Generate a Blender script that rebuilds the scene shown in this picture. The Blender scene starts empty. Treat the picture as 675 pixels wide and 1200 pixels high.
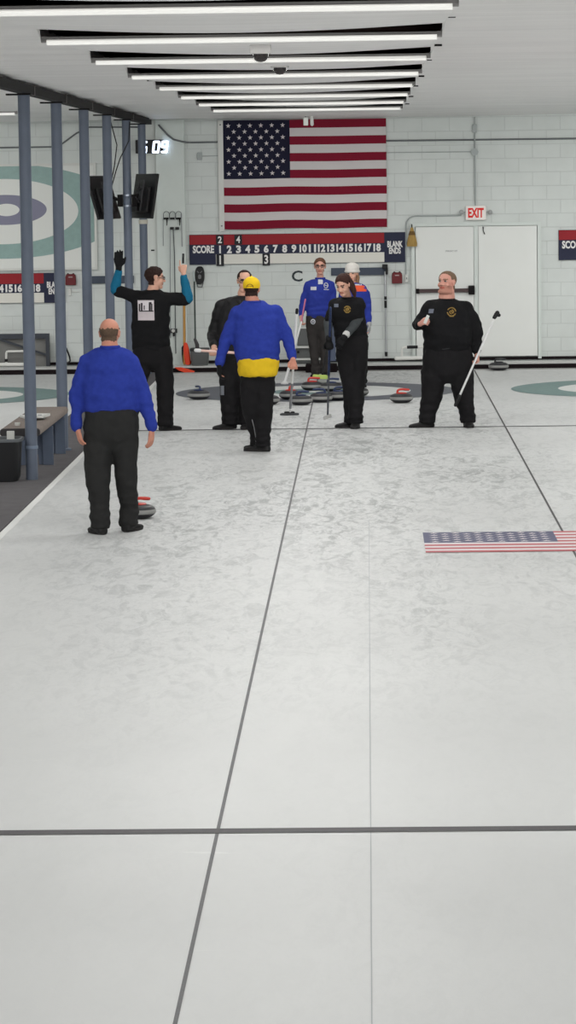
import bpy, bmesh, math, random
from mathutils import Vector, Matrix, noise
random.seed(7)
PI = math.pi
scene = bpy.context.scene
COL = scene.collection

# ------------------------------------------------------------------ camera
F, H = 3760.0, 2.8
def nrm(v):
    v = Vector(v); v.normalize(); return v
ROLL = 0.0135
Yc = nrm((430 - 337.5, 204 - 600, F))
b_ = 1.0; a_ = ROLL * b_
c_ = -(a_ * (430 - 337.5) + b_ * (204 - 600)) / F
Zc = -nrm((a_, b_, c_))
Xc = Yc.cross(Zc)
Rm = Matrix(((Xc[0], -Xc[1], -Xc[2]), (Yc[0], -Yc[1], -Yc[2]), (Zc[0], -Zc[1], -Zc[2])))
cam = bpy.data.cameras.new('camera'); camo = bpy.data.objects.new('camera', cam); COL.objects.link(camo)
camo.matrix_world = Matrix.Translation((0, 0, H)) @ Rm.to_4x4()
cam.sensor_fit = 'VERTICAL'; cam.sensor_height = 36; cam.lens = F / 1200 * 36
cam.clip_end = 200; cam.clip_start = 0.1
scene.camera = camo

def ray(px, py):
    d = Vector((px - 337.5, py - 600, F))
    return Vector((Xc.dot(d), Yc.dot(d), Zc.dot(d)))
def at(px, py, Y):                       # the world point seen at (px,py) standing Y metres down the ice
    r = ray(px, py); return Vector((0, 0, H)) + r * (Y / r.y)
def gp(px, py, z=0.0):                   # the world point seen at (px,py) at height z
    r = ray(px, py); return Vector((0, 0, H)) + r * ((z - H) / r.z)

# ------------------------------------------------------------------ materials
def srgb(c):
    return tuple(((x/255)/12.92 if x/255 <= .04045 else (((x/255)+.055)/1.055)**2.4) for x in c) + (1,)
MC = {}
def mat(name, col, rough=.6, spec=.3, metal=0, var=0.0, scale=20, bump=0.0, bscale=60, emit=None, es=1, stretch=None):
    if name in MC: return MC[name]
    m = bpy.data.materials.new(name); m.use_nodes = True; nt = m.node_tree; N = nt.nodes; L = nt.links
    p = N['Principled BSDF']
    c = srgb(col) if max(col) > 1.0 else tuple(col) + (1,)
    p.inputs['Base Color'].default_value = c
    p.inputs['Roughness'].default_value = rough; p.inputs['Metallic'].default_value = metal
    p.inputs['Specular IOR Level'].default_value = spec
    if emit:
        p.inputs['Emission Color'].default_value = srgb(emit); p.inputs['Emission Strength'].default_value = es
    if var or bump:
        tc = N.new('ShaderNodeTexCoord'); mp = N.new('ShaderNodeMapping')
        if stretch: mp.inputs['Scale'].default_value = stretch
        L.new(tc.outputs['Object'], mp.inputs['Vector'])
    if var:
        n = N.new('ShaderNodeTexNoise'); n.inputs['Scale'].default_value = scale; n.inputs['Detail'].default_value = 5
        L.new(mp.outputs[0], n.inputs['Vector'])
        mx = N.new('ShaderNodeMix'); mx.data_type = 'RGBA'
        mx.inputs[6].default_value = tuple(max(0, x*(1-var)) for x in c[:3])+(1,)
        mx.inputs[7].default_value = tuple(min(1, x*(1+var)) for x in c[:3])+(1,)
        L.new(n.outputs['Fac'], mx.inputs[0]); L.new(mx.outputs[2], p.inputs['Base Color'])
    if bump:
        n2 = N.new('ShaderNodeTexNoise'); n2.inputs['Scale'].default_value = bscale; n2.inputs['Detail'].default_value = 4
        L.new(mp.outputs[0], n2.inputs['Vector'])
        b = N.new('ShaderNodeBump'); b.inputs['Strength'].default_value = bump; b.inputs['Distance'].default_value = .01
        L.new(n2.outputs['Fac'], b.inputs['Height']); L.new(b.outputs[0], p.inputs['Normal'])
    MC[name] = m; return m

# ------------------------------------------------------------------ mesh builder
class MB:
    def __init__(s): s.v = []; s.f = []; s.m = []
    def add(s, vs, fs, mi=0):
        o = len(s.v); s.v += [Vector(v) for v in vs]; s.f += [tuple(i+o for i in f) for f in fs]; s.m += [mi]*len(fs); return s
    def box(s, lo, hi, mi=0):
        x0,y0,z0 = lo; x1,y1,z1 = hi
        vs = [(x,y,z) for z in (z0,z1) for y in (y0,y1) for x in (x0,x1)]
        return s.add(vs, [(0,2,3,1),(4,5,7,6),(0,1,5,4),(2,6,7,3),(0,4,6,2),(1,3,7,5)], mi)
    def obox(s, c, ax, ay, az, mi=0):       # oriented box from centre and half axes
        c = Vector(c); ax = Vector(ax); ay = Vector(ay); az = Vector(az)
        vs = [c+ax*i+ay*j+az*k for k in (-1,1) for j in (-1,1) for i in (-1,1)]
        return s.add(vs, [(0,2,3,1),(4,5,7,6),(0,1,5,4),(2,6,7,3),(0,4,6,2),(1,3,7,5)], mi)
    def rings(s, rs, mi=0, cap=True):       # rs: list of lists of points
        n = len(rs[0]); vs = [p for r in rs for p in r]; fs = []
        for i in range(len(rs)-1):
            for j in range(n):
                k = (j+1) % n; fs.append((i*n+j, i*n+k, (i+1)*n+k, (i+1)*n+j))
        if cap:
            fs.append(tuple(reversed(range(n)))); fs.append(tuple((len(rs)-1)*n+j for j in range(n)))
        return s.add(vs, fs, mi)
    def loft(s, secs, n=24, e=2.0, mi=0):   # secs: (centre, side*halfwidth, fwd*halfdepth)
        rs = []
        for c, a, b in secs:
            r = []
            for j in range(n):
                t = 2*PI*j/n; ct, st = math.cos(t), math.sin(t)
                r.append(c + a*(abs(ct)**(2/e)*(1 if ct >= 0 else -1)) + b*(abs(st)**(2/e)*(1 if st >= 0 else -1)))
            rs.append(r)
        return s.rings(rs, mi)
    def chain(s, pts, rad, n=14, mi=0, caps=True, flat=None):
        pts = [Vector(p) for p in pts]
        if caps:
            d0 = (pts[0]-pts[1]).normalized(); d1 = (pts[-1]-pts[-2]).normalized(); P = []; R = []
            for a in (85, 60, 30): P.append(pts[0]+d0*rad[0]*math.sin(math.radians(a))); R.append(rad[0]*math.cos(math.radians(a)))
            P += pts; R += list(rad)
            for a in (30, 60, 85): P.append(pts[-1]+d1*rad[-1]*math.sin(math.radians(a))); R.append(rad[-1]*math.cos(math.radians(a)))
            pts, rad = P, R
        rs = []; t0 = (pts[1]-pts[0]).normalized()
        u = t0.orthogonal().normalized()
        for i, p in enumerate(pts):
            if i == 0: t = pts[1]-pts[0]
            elif i == len(pts)-1: t = pts[-1]-pts[-2]
            else: t = (pts[i+1]-p).normalized()+(p-pts[i-1]).normalized()
            if t.length < 1e-9: t = t0
            t = t.normalized(); u = (u-t*u.dot(t)).normalized(); w = t.cross(u); t0 = t
            rs.append([p+(u*math.cos(2*PI*j/n)+w*math.sin(2*PI*j/n))*rad[i] for j in range(n)])
        return s.rings(rs, mi)
    def ell(s, c, a, b, d, n=16, m=10, mi=0):
        c = Vector(c); a = Vector(a); b = Vector(b); d = Vector(d); vs = [c-d]; fs = []
        for i in range(1, m):
            ph = -PI/2+PI*i/m
            for j in range(n):
                t = 2*PI*j/n; vs.append(c+(a*math.cos(t)+b*math.sin(t))*math.cos(ph)+d*math.sin(ph))
        vs.append(c+d)
        for j in range(n):
            k = (j+1) % n; fs.append((0, 1+k, 1+j)); fs.append((len(vs)-1, 1+(m-2)*n+j, 1+(m-2)*n+k))
            for i in range(m-2): fs.append((1+i*n+j, 1+i*n+k, 1+(i+1)*n+k, 1+(i+1)*n+j))
        return s.add(vs, fs, mi)
    def lathe(s, prof, c=(0,0,0), n=32, mi=0, mis=None):
        c = Vector(c); rs = [[c+Vector((r*math.cos(2*PI*j/n), r*math.sin(2*PI*j/n), z)) for j in range(n)] for r, z in prof]
        o = len(s.f); s.rings(rs, mi)
        if mis:
            for i, q in enumerate(mis):
                for j in range(n): s.m[o+i*n+j] = q
        return s
    def poly(s, pts, mi=0):
        return s.add(pts, [tuple(range(len(pts)))], mi)
    def mesh(s, name, mats, off=(0,0,0), smooth=False):
        me = bpy.data.meshes.new(name); off = Vector(off)
        me.from_pydata([tuple(v-off) for v in s.v], [], s.f)
        for m in mats: me.materials.append(m)
        me.polygons.foreach_set('material_index', s.m)
        bm = bmesh.new(); bm.from_mesh(me); bmesh.ops.recalc_face_normals(bm, faces=bm.faces); bm.to_mesh(me); bm.free()
        if smooth:
            me.polygons.foreach_set('use_smooth', [True]*len(me.polygons))
            me.set_sharp_from_angle(angle=math.radians(40))
        me.update(); return me

def rootloc(p):
    while p is not None and p.parent is not None: p = p.parent
    return Vector(p.location) if (p is not None and p.type == 'EMPTY') else Vector((0,0,0))
def link(name, me, parent=None):
    o = bpy.data.objects.new(name, me); COL.objects.link(o)
    if parent is not None: o.parent = parent
    return o
def build(name, mb, mats, parent=None, smooth=False, bevel=0):
    if not isinstance(mats, (list, tuple)): mats = [mats]
    # vertices are given in world space; a part is stored relative to its thing's base
    o = link(name, mb.mesh(name, mats, rootloc(parent), smooth), parent)
    if bevel:
        bv = o.modifiers.new('bevel', 'BEVEL'); bv.width = bevel; bv.segments = 2; bv.limit_method = 'ANGLE'
    return o
def thing(name, loc, label, cat, group=None):
    o = bpy.data.objects.new(name, None); COL.objects.link(o); o.location = loc; o.empty_display_size = .1
    o['label'] = label; o['category'] = cat
    if group: o['group'] = group
    return o
def single(name, loc, mb, mats, label, cat, group=None, smooth=False, bevel=0):
    if not isinstance(mats, (list, tuple)): mats = [mats]
    o = link(name, mb.mesh(name, mats, loc, smooth)); o.location = loc
    o['label'] = label; o['category'] = cat
    if group: o['group'] = group
    if bevel:
        bv = o.modifiers.new('bevel', 'BEVEL'); bv.width = bevel; bv.segments = 2; bv.limit_method = 'ANGLE'
    return o
def struct(name, mb, mats, smooth=False):
    o = build(name, mb, mats, None, smooth); o['kind'] = 'structure'; return o
def copy_tree(o, parent=None):
    c = o.copy(); COL.objects.link(c)
    if parent is not None: c.parent = parent
    for ch in list(o.children): copy_tree(ch, c)
    return c

def textmesh(mb, s, x0, x1, z0, z1, Y, mi=0, bold=.03, depth=.003, plane='wall'):
    """lettering fitted to a rectangle on a wall plane at depth Y, facing the camera (-Y)"""
    cu = bpy.data.curves.new('t', 'FONT'); cu.body = s; cu.size = 1; cu.offset = bold; cu.extrude = .5; cu.resolution_u = 3
    cu.space_line = .8; cu.align_x = 'CENTER'
    ob = bpy.data.objects.new('t', cu); COL.objects.link(ob)
    dg = bpy.context.evaluated_depsgraph_get(); dg.update(); me = bpy.data.meshes.new_from_object(ob.evaluated_get(dg))
    xs = [v.co.x for v in me.vertices]; ys = [v.co.y for v in me.vertices]
    ax, bx, ay, by = min(xs), max(xs), min(ys), max(ys)
    vs = [(x0+(v.co.x-ax)/(bx-ax)*(x1-x0), Y-depth*(v.co.z+.5), z0+(v.co.y-ay)/(by-ay)*(z1-z0)) for v in me.vertices]
    mb.add(vs, [tuple(p.vertices) for p in me.polygons], mi)
    bpy.data.objects.remove(ob); bpy.data.curves.remove(cu); bpy.data.meshes.remove(me)
    return mb

# ------------------------------------------------------------------ palette
WHITE = mat('white_paint', (215,216,212), .5)
BLACK = mat('black_plastic', (22,22,24), .5, .3)
BLKMET = mat('black_metal', (24,22,23), .7, .15)
ALU = mat('brushed_aluminium', (190,192,195), .35, .5, .8)
POST = mat('blue_grey_steel_paint', (98,107,123), .45, .4, var=.12, scale=9, bump=.15, bscale=40)
NAVY = mat('navy_board', (44,47,68), .6, .2)
REDB = mat('red_board', (150,38,46), .6, .2)
OFFW = mat('off_white_board', (226,224,216), .6, .2)
LETW = mat('white_lettering', (232,230,228), .6, .2)
CONDUIT = mat('grey_conduit', (168,174,174), .5, .3)
DKPIPE = mat('dark_pipe', (104,108,110), .5, .3)
# ------------------------------------------------------------------ setting
YW = 46.8                                            # the end wall
def W(px, py, Y=YW): return at(px, py, Y)
# ice
def ice_material():
    m = bpy.data.materials.new('pebbled_ice'); m.use_nodes = True; nt = m.node_tree; N = nt.nodes; L = nt.links
    p = N['Principled BSDF']; p.inputs['Roughness'].default_value = .5; p.inputs['Specular IOR Level'].default_value = .25
    tc = N.new('ShaderNodeTexCoord')
    def mp(sx, sy, rz=0):
        q = N.new('ShaderNodeMapping'); q.inputs['Scale'].default_value = (sx, sy, 1); q.inputs['Rotation'].default_value = (0, 0, rz)
        L.new(tc.outputs['Object'], q.inputs['Vector']); return q.outputs[0]
    def nz(vec, sc, det=6, rough=.6, dist=0):
        n = N.new('ShaderNodeTexNoise'); n.inputs['Scale'].default_value = sc; n.inputs['Detail'].default_value = det
        n.inputs['Roughness'].default_value = rough; n.inputs['Distortion'].default_value = dist
        L.new(vec, n.inputs['Vector']); return n.outputs['Fac']
    def ramp(f, a, b, lo=0., hi=1.):
        r = N.new('ShaderNodeMapRange'); r.inputs['From Min'].default_value = a; r.inputs['From Max'].default_value = b
        r.inputs['To Min'].default_value = lo; r.inputs['To Max'].default_value = hi; L.new(f, r.inputs['Value']); return r.outputs[0]
    def mth(op, a, b):
        q = N.new('ShaderNodeMath'); q.operation = op
        for i, x in enumerate((a, b)):
            if isinstance(x, (int, float)): q.inputs[i].default_value = x
            else: L.new(x, q.inputs[i])
        return q.outputs[0]
    sep = N.new('ShaderNodeSeparateXYZ'); L.new(tc.outputs['Object'], sep.inputs[0])
    # swept tracks: strongest along the sheet's middle between the hog lines
    blotch = ramp(nz(mp(1, .3), 7.5, 8, .7, 1.2), .48, .60)
    fine = ramp(nz(mp(1, .35, .5), 19, 6, .75, 1.0), .46, .58)
    area = ramp(nz(mp(1, .16), .9, 3, .5), .36, .60)
    gx = mth('ABSOLUTE', mth('ADD', sep.outputs['X'], .35), 0); gx = ramp(gx, .9, 2.3, 1, .3)
    gy = mth('MULTIPLY', ramp(sep.outputs['Y'], 15.5, 29, .06, 1), ramp(sep.outputs['Y'], 34, 39, 1, .6))
    w = mth('MULTIPLY', mth('MULTIPLY', gx, gy), mth('ADD', mth('MULTIPLY', area, .7), .3))
    pat = mth('MULTIPLY', mth('ADD', mth('MULTIPLY', blotch, .65), mth('MULTIPLY', fine, .35)), w)
    soft = ramp(nz(mp(1, .3), 1.6, 5, .6), .3, .7)
    mx = N.new('ShaderNodeMix'); mx.data_type = 'RGBA'
    mx.inputs[6].default_value = (.665, .675, .672, 1); mx.inputs[7].default_value = (.345, .36, .36, 1)
    L.new(mth('ADD', mth('MULTIPLY', pat, 1.55), mth('MULTIPLY', soft, .12)), mx.inputs[0])
    # pale scratches
    sc = ramp(nz(mp(.25, 2.2, .25), 3.2, 9, .75, 1.5), .66, .72)
    mx2 = N.new('ShaderNodeMix'); mx2.data_type = 'RGBA'; mx2.inputs[7].default_value = (.86, .87, .86, 1)
    L.new(mth('MULTIPLY', sc, .5), mx2.inputs[0]); L.new(mx.outputs[2], mx2.inputs[6]); L.new(mx2.outputs[2], p.inputs['Base Color'])
    bp = N.new('ShaderNodeBump'); bp.inputs['Strength'].default_value = .12; bp.inputs['Distance'].default_value = .004
    L.new(nz(mp(1, 1), 55, 3), bp.inputs['Height']); L.new(bp.outputs[0], p.inputs['Normal'])
    return m
ICE = ice_material()
xe = gp(0, 625).x                                    # edge of our ice beside the walkway
XW0 = -3.55                                          # edge of the neighbouring ice
fl = MB(); fl.box((xe, -1, -.2), (9, YW, 0)); struct('floor', fl, ICE)
fl = MB(); fl.box((-13, -1, -.2), (XW0, YW, 0)); struct('floor', fl, ICE)
CARPET = mat('grey_walkway_carpet', (104,102,104), .95, .1, var=.22, scale=6, bump=.5, bscale=90)
fl = MB(); fl.box((XW0, -1, -.2), (xe-.005, YW, .012)); struct('floor', fl, CARPET)
# frosty strip of spilled ice along the walkway edge
st = MB(); pts = []
FROST = mat('frost_edge', (232,233,231), .8, .2)
L0 = []; L1 = []
for i in range(160):
    y = 14+i*.2; L0.append(Vector((xe-.002, y, .004))); L1.append(Vector((xe+.055+.03*noise.noise(Vector((y*1.1, 3, 0))), y, .0012)))
st.add(L0+L1, [(i, i+1, 161+i, 160+i) for i in range(159)]); o = struct('trim_1', st, FROST)

# walls
def wall_material():
    m = bpy.data.materials.new('painted_block'); m.use_nodes = True; nt = m.node_tree; N = nt.nodes; L = nt.links
    p = N['Principled BSDF']; p.inputs['Roughness'].default_value = .6; p.inputs['Specular IOR Level'].default_value = .25
    tc = N.new('ShaderNodeTexCoord'); sp = N.new('ShaderNodeSeparateXYZ'); cb = N.new('ShaderNodeCombineXYZ')
    L.new(tc.outputs['Object'], sp.inputs[0]); L.new(sp.outputs['X'], cb.inputs['X']); L.new(sp.outputs['Z'], cb.inputs['Y'])
    br = N.new('ShaderNodeTexBrick'); br.inputs['Scale'].default_value = 1; br.inputs['Brick Width'].default_value = .4
    br.inputs['Row Height'].default_value = .2; br.inputs['Mortar Size'].default_value = .006; br.inputs['Mortar Smooth'].default_value = .4
    br.inputs['Color1'].default_value = (.735, .775, .755, 1); br.inputs['Color2'].default_value = (.725, .765, .745, 1)
    br.inputs['Mortar'].default_value = (.645, .68, .665, 1); L.new(cb.outputs[0], br.inputs['Vector'])
    n = N.new('ShaderNodeTexNoise'); n.inputs['Scale'].default_value = 3; n.inputs['Detail'].default_value = 6; L.new(tc.outputs['Object'], n.inputs['Vector'])
    mx = N.new('ShaderNodeMix'); mx.data_type = 'RGBA'; mx.blend_type = 'MULTIPLY'; mx.inputs[0].default_value = .18
    L.new(br.outputs['Color'], mx.inputs[6]); L.new(n.outputs['Fac'], mx.inputs[7]); L.new(mx.outputs[2], p.inputs['Base Color'])
    bp = N.new('ShaderNodeBump'); bp.inputs['Strength'].default_value = .5; bp.inputs['Distance'].default_value = .008; bp.invert = True
    L.new(br.outputs['Fac'], bp.inputs['Height']); L.new(bp.outputs[0], p.inputs['Normal'])
    return m
WALL = wall_material()
w = MB(); w.box((-13, YW, -.2), (9, YW+.3, 4.3)); struct('wall_back', w, WALL)
w = MB(); w.box((-13.2, -1, -.2), (-13, YW+.3, 4.3)); struct('wall_left', w, WALL)
w = MB(); w.box((9, -1, -.2), (9.2, YW+.3, 4.3)); struct('wall_right', w, WALL)
PIL = mat('pilaster_paint', (216,223,219), .6, .2, var=.06, scale=5)
pz0 = W(187, 400).x; pz1 = W(220, 400).x
w = MB(); w.box((pz0, YW-.12, .0), (pz1, YW, 3.62)); struct('trim_2', w, PIL)
w = MB(); w.box((W(170,300).x, YW-.05, .0), (W(186,300).x, YW, 3.62)); struct('trim_3', w, mat('white_panel', (212,216,212), .5))

# ceiling: draped white sheeting with open slots above the tube lights
ROWS = [15.6+3.45*i for i in range(8)]
TX0, TX1, TZ = -1.91, .45, 3.60
def zc(x, y):
    r = .010*noise.noise(Vector((x*.16, y*.9, 0)))+.007*noise.noise(Vector((x*.3, y*2.2, 5)))+.003*noise.noise(Vector((x*.9, y*4.8, 9)))
    r -= .020*max(0, .16-abs(noise.noise(Vector((x*.09+3, y*.75+.05*x, 2)))))/.16+.011*max(0, .12-abs(noise.noise(Vector((x*.14, y*1.7, 21)))))/.12
    side = 3.717-.012*abs(math.sin(PI*(y-15.6)/3.45))-.055*max(0, (y-25)/22)
    if y > 45: side -= .03*(y-45)/1.8
    if TX0-.02 <= x <= TX1+.02:
        k = (y+.03-ROWS[0])/3.45; fr = k-math.floor(k)
        if y > ROWS[-1]: fr = min(1, (y-ROWS[-1])/3.45)*.3
        u = (x-TX0)/(TX1-TX0); mid = math.sin(PI*max(0, min(1, u)))
        s = 3.608+.068*fr - .040*mid*fr
        return s+r*.5
    return side+r
xs = [-13, -11, -9, -7.5] + [-6.5+.25*i for i in range(0, 18)] + [TX0-.03, TX0] + [TX0+(TX1-TX0)*i/12 for i in range(1, 12)] + [TX1, TX1+.03] + [.7+.25*i for i in range(0, 18)] + [6, 7.5, 9]
ys = [-1+1.*i for i in range(0, 13)] + [12.+.075*i for i in range(0, 464)]
ys = sorted(set([round(y, 3) for y in ys] + [round(r-.02, 3) for r in ROWS] + [round(r-.14, 3) for r in ROWS]))
ys = [y for y in ys if y <= YW]+[YW]
cb = MB(); vs = [(x, y, zc(x, y)) for y in ys for x in xs]; fs = []; nx = len(xs)
for j in range(len(ys)-1):
    ym = (ys[j]+ys[j+1])/2
    for i in range(nx-1):
        xm = (xs[i]+xs[i+1])/2
        if TX0 <= xm <= TX1 and any(r-.14 < ym < r-.02 for r in ROWS): continue
        fs.append((j*nx+i, j*nx+i+1, (j+1)*nx+i+1, (j+1)*nx+i))
cb.add(vs, fs)
CEIL = mat('white_ceiling_film', (238,237,236), .42, .45, var=.13, scale=3.2, stretch=(.10, 1.5, 1), bump=.9, bscale=3.0)  # streaky colour paints in the light and shade of the folds
struct('ceiling', cb, CEIL, True)
dk = MB(); dk.box((-13, -1, 3.95), (9, YW+.3, 4.3)); struct('ceiling', dk, mat('dark_roof_deck', (84,66,62), .95, .05))

# bumper along the wall: black foam, white ledge, dark gap
YB = gp(620, 432).y
FOAM = mat('black_foam', (30,24,26), .9, .1)
b = MB(); b.box((-13, YB, 0), (9, YB+.12, .062)); struct('baseboard_back', b, FOAM)
b = MB(); b.box((-13, YB+.14, 0), (9, YB+.5, .085)); struct('trim_4', b, mat('ledge_white', (205,206,204), .6))
b = MB(); b.box((-13, YW-.05, .085), (9, YW, .125)); struct('trim_5', b, FOAM)  # solid black strip painted in for the shaded gap at the wall foot
b = MB(); b.box((xe, YB-.17, 0), (9, YB-.12, .012)); struct('trim_6', b, mat('ice_edge_strip', (150,150,148), .7))

# ------------------------------------------------------------------ ice markings
GREYP = mat('grey_line_paint', (104,104,106), .6, .2, var=.3, scale=60)
DKLINE = mat('dark_line_paint', (78,76,78), .6, .2, var=.3, scale=60)
FAINT = mat('faint_line', (176,180,182), .6, .2)
XC = gp(255.4, 973).x; XB = gp(659, 622.3).x; YH1 = gp(337, 973.5).y; YH2 = gp(337, 502.8).y; YT = gp(206, 461).y
def strip(x0, x1, y0, y1, z=.0015): m = MB(); m.poly([(x0,y0,z),(x1,y0,z),(x1,y1,z),(x0,y1,z)]); return m
XC2 = gp(365, 477.5).x
cl = MB(); a0 = 4.; a1 = YB-.2
def cx(y): return XC+(XC2-XC)*(y-13.5)/25.
cl.poly([(cx(a0)-.0075, a0, .0018), (cx(a0)+.0075, a0, .0018), (cx(a1)+.009, a1, .0018), (cx(a1)-.009, a1, .0018)])
single('center_line', (XC, 20, 0), cl, GREYP, 'thin grey centre line running the whole length of the middle ice sheet', 'line')
cl = strip(XB-.009, XB+.009, 4, YB-.2, .0018)
single('sheet_divider_line', (XB, 20, 0), cl, DKLINE, 'thin dark line dividing the middle sheet from the right sheet, passing under the flag', 'line')
cl = strip(-.016, -.012, 4, 26, .0018)
single('pipe_line', (-.014, 10, 0), cl, FAINT, 'very faint hairline straight down the ice right of the grey centre line', 'line')
cl = strip(xe+.02, 8.9, YH1-.05, YH1+.05, .0022)
single('hog_line', (0, YH1, 0), cl, DKLINE, 'thick dark hog line across the near ice', 'line', 'hog lines')
cl = strip(xe+.02, 8.9, YH2-.05, YH2+.05, .0022)
single('hog_line', (0, YH2, 0), cl, DKLINE, 'dark hog line across the far ice beneath the standing players', 'line', 'hog lines')
def rings(xcn, ycn, cols, label):
    m = MB(); rr = [1.83, 1.22, .61, .15]
    for i, r in enumerate(rr):
        r2 = rr[i+1] if i < 3 else 0
        n = 72
        outer = [(xcn+r*math.cos(2*PI*j/n), ycn+r*math.sin(2*PI*j/n), .003) for j in range(n)]
        if r2:
            inner = [(xcn+r2*math.cos(2*PI*j/n), ycn+r2*math.sin(2*PI*j/n), .003) for j in range(n)]
            m.add(outer+inner, [(j, (j+1) % n, n+(j+1) % n, n+j) for j in range(n)], i)
        else: m.poly(outer, i)
    return single('house_rings', (xcn, ycn, 0), m, cols, label, 'target', 'curling houses painted in the ice')
SLATE = mat('slate_ring', (90,93,102), .5, .2, var=.2, scale=12); TEAL = mat('teal_ring', (112,138,136), .5, .2, var=.2, scale=12)
RWHITE = mat('white_ice_paint', (214,216,214), .5, .2); PURP = mat('purple_ring', (110,104,124), .5, .2, var=.15)
rings(gp(206, 461).x+1.83, YT, [SLATE, RWHITE, TEAL, RWHITE], 'slate grey and white target rings in the ice under the stones of the middle sheet')
rings(gp(598, 455).x+1.83, YT, [TEAL, RWHITE, PURP, RWHITE], 'teal and white target rings in the ice at the right edge of the photo')
rings(gp(78, 465).x-1.83, YT, [TEAL, RWHITE, PURP, RWHITE], 'teal and white target rings in the ice beyond the left posts')

def star(cx_, cy_, r, fn, n=5):
    pts = []
    for k in range(10):
        a = PI/2+k*PI/5; q = r if k % 2 == 0 else r*.382
        pts.append(fn(cx_+q*math.cos(a), cy_+q*math.sin(a)))
    return pts
def flag(mb, w, h, fn, nx=40, mr=0, mw=1, mn=2, eps=.002, sr=.032):
    """stars and stripes over a w x h rectangle; fn(u,v,e) maps into the world, v=0 bottom"""
    for s in range(13):
        v0, v1 = h*(12-s)/13, h*(13-s)/13
        for i in range(nx):
            u0, u1 = w*i/nx, w*(i+1)/nx
            k = mn if (s < 7 and (u0+u1)/2 < .4*w) else (mr if s % 2 == 0 else mw)
            mb.add([fn(u0,v0,0), fn(u1,v0,0), fn(u1,v1,0), fn(u0,v1,0)], [(0,1,2,3)], k)
    cw, ch = .4*w, h*7/13
    for r in range(9):
        n = 6 if r % 2 == 0 else 5
        for c in range(n):
            uu = cw*((c+.5)/6 if n == 6 else (c+1)/6); vv = h-ch*(r+.9)/9.8
            P = star(uu, vv, sr*h, lambda a, b: fn(a, b, eps)); mb.add([fn(uu, vv, eps)]+P, [(0, 1+k, 1+(k+1) % 10) for k in range(10)], mw)
IRED = mat('ice_flag_red', (186,92,98), .5, .2); IWHT = mat('ice_flag_white', (222,214,216), .5, .2); INAV = mat('ice_flag_navy', (78,80,112), .5, .2, var=.25, scale=25)
fa = gp(499, 648); fb = gp(499, 624.5); fh = fb.y-fa.y; fw = (gp(652, 624).x-fb.x)/.4
fm = MB(); flag(fm, fw, fh, lambda u, v, e: (fa.x+u, fa.y+v, .0035+e), nx=20, eps=.001, sr=.036)
single('ice_flag', (fa.x, fa.y, 0), fm, [IRED, IWHT, INAV], 'faded red, white and blue flag painted in the ice at the right', 'flag')

# ------------------------------------------------------------------ light fixtures
TUBE = mat('fluorescent_tube', (240,240,236), .3, .3, emit=(255,253,248), es=.75)
HOUS = mat('fixture_housing', (150,148,146), .5, .3)
LW = 60.0
def fixture(x0, x1, y, z, label, light=True):
    t = thing('light_fixture', ((x0+x1)/2, y, z), label, 'light fixture', 'fluorescent ceiling fixtures')
    m = MB(); m.box((x0, y-.01, z+.012), (x1, y+.05, z+.028)); m.box((x0, y-.012, z-.004), (x0+.03, y+.05, z+.03)); m.box((x1-.03, y-.012, z-.004), (x1, y+.05, z+.03)); build('housing', m, HOUS, t)
    m = MB(); m.chain([(x0+.03, y+.03, z), (x1-.03, y+.03, z)], [.019, .019], 12, caps=False); build('tube', m, TUBE, t, True)
    for xh in (x0-.05, x1+.05):
        zh = zc(xh, y); m = MB(); m.box((xh-.03, y-.01, zh-.012), (xh+.03, y+.01, zh+.002)); build('end_clip', m, BLKMET, t)
    if light: lamp((x0+x1)/2, y+.03, z-.024, x1-x0-.1, t)
    return t
def lamp(x, y, z, ln, parent=None, power=None):
    """a bare tube shines down, towards the end wall and back towards the camera"""
    for tilt, sy, k, sprd in ((0, .09, .45, 175), (52, .06, 1.0, 108), (-36, .02, .7, 115)):
        l = bpy.data.lights.new('lamp', 'AREA'); l.shape = 'RECTANGLE'; l.size = ln; l.size_y = sy; l.energy = (power or LW)*k*.5; l.color = (1, .99, .965); l.spread = math.radians(sprd)
        o = bpy.data.objects.new('lamp', l); COL.objects.link(o); q = Vector((x, y, z))
        if parent is not None: o.parent = parent; q = q-Vector(parent.location)
        o.location = q; o.rotation_euler = (math.radians(tilt), 0, 0)
nm = ['whose tube is the topmost bright band in the photo', 'second from the camera, with a thick dark slot above it', 'third from the camera, level with the upper dome camera', 'fourth from the camera, level with the lower dome camera',
      'fourth from the end wall', 'third from the end wall', 'second from the end wall', 'nearest the end wall, hanging in front of the big flag']
for y, s in zip(ROWS, nm): fixture(TX0, TX1, y, TZ, 'long white fluorescent tube fixture '+s)
for y in (5.25, 8.7, 12.15): lamp(-.73, y, TZ-.03, 2.3, power=LW*.6)
for y in [5.25, 8.7, 12.15]+ROWS+[43.2]:
    lamp(3.9, y, TZ-.03, 2.3, power=LW*.9); lamp(8, y, TZ-.03, 1.6, power=LW*.5)
    if abs(y-39.75) > .1: lamp(-6.7, y, TZ-.03, 2.3)
lamp(-.73, 43.2, TZ-.02, 2.3, power=LW*.5)
xr = at(20, 135, 39.75).x
fixture(xr-2.4, xr, 39.75, 3.60, 'pinkish white fluorescent tube beyond the posts at the left edge of the photo')
lamp(-11, 20, TZ-.03, 2.3); lamp(-11, 35, TZ-.03, 2.3)

world = bpy.data.worlds.new('world'); scene.world = world; world.use_nodes = True
world.node_tree.nodes['Background'].inputs[0].default_value = (.86, .87, .9, 1); world.node_tree.nodes['Background'].inputs[1].default_value = .55

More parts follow.
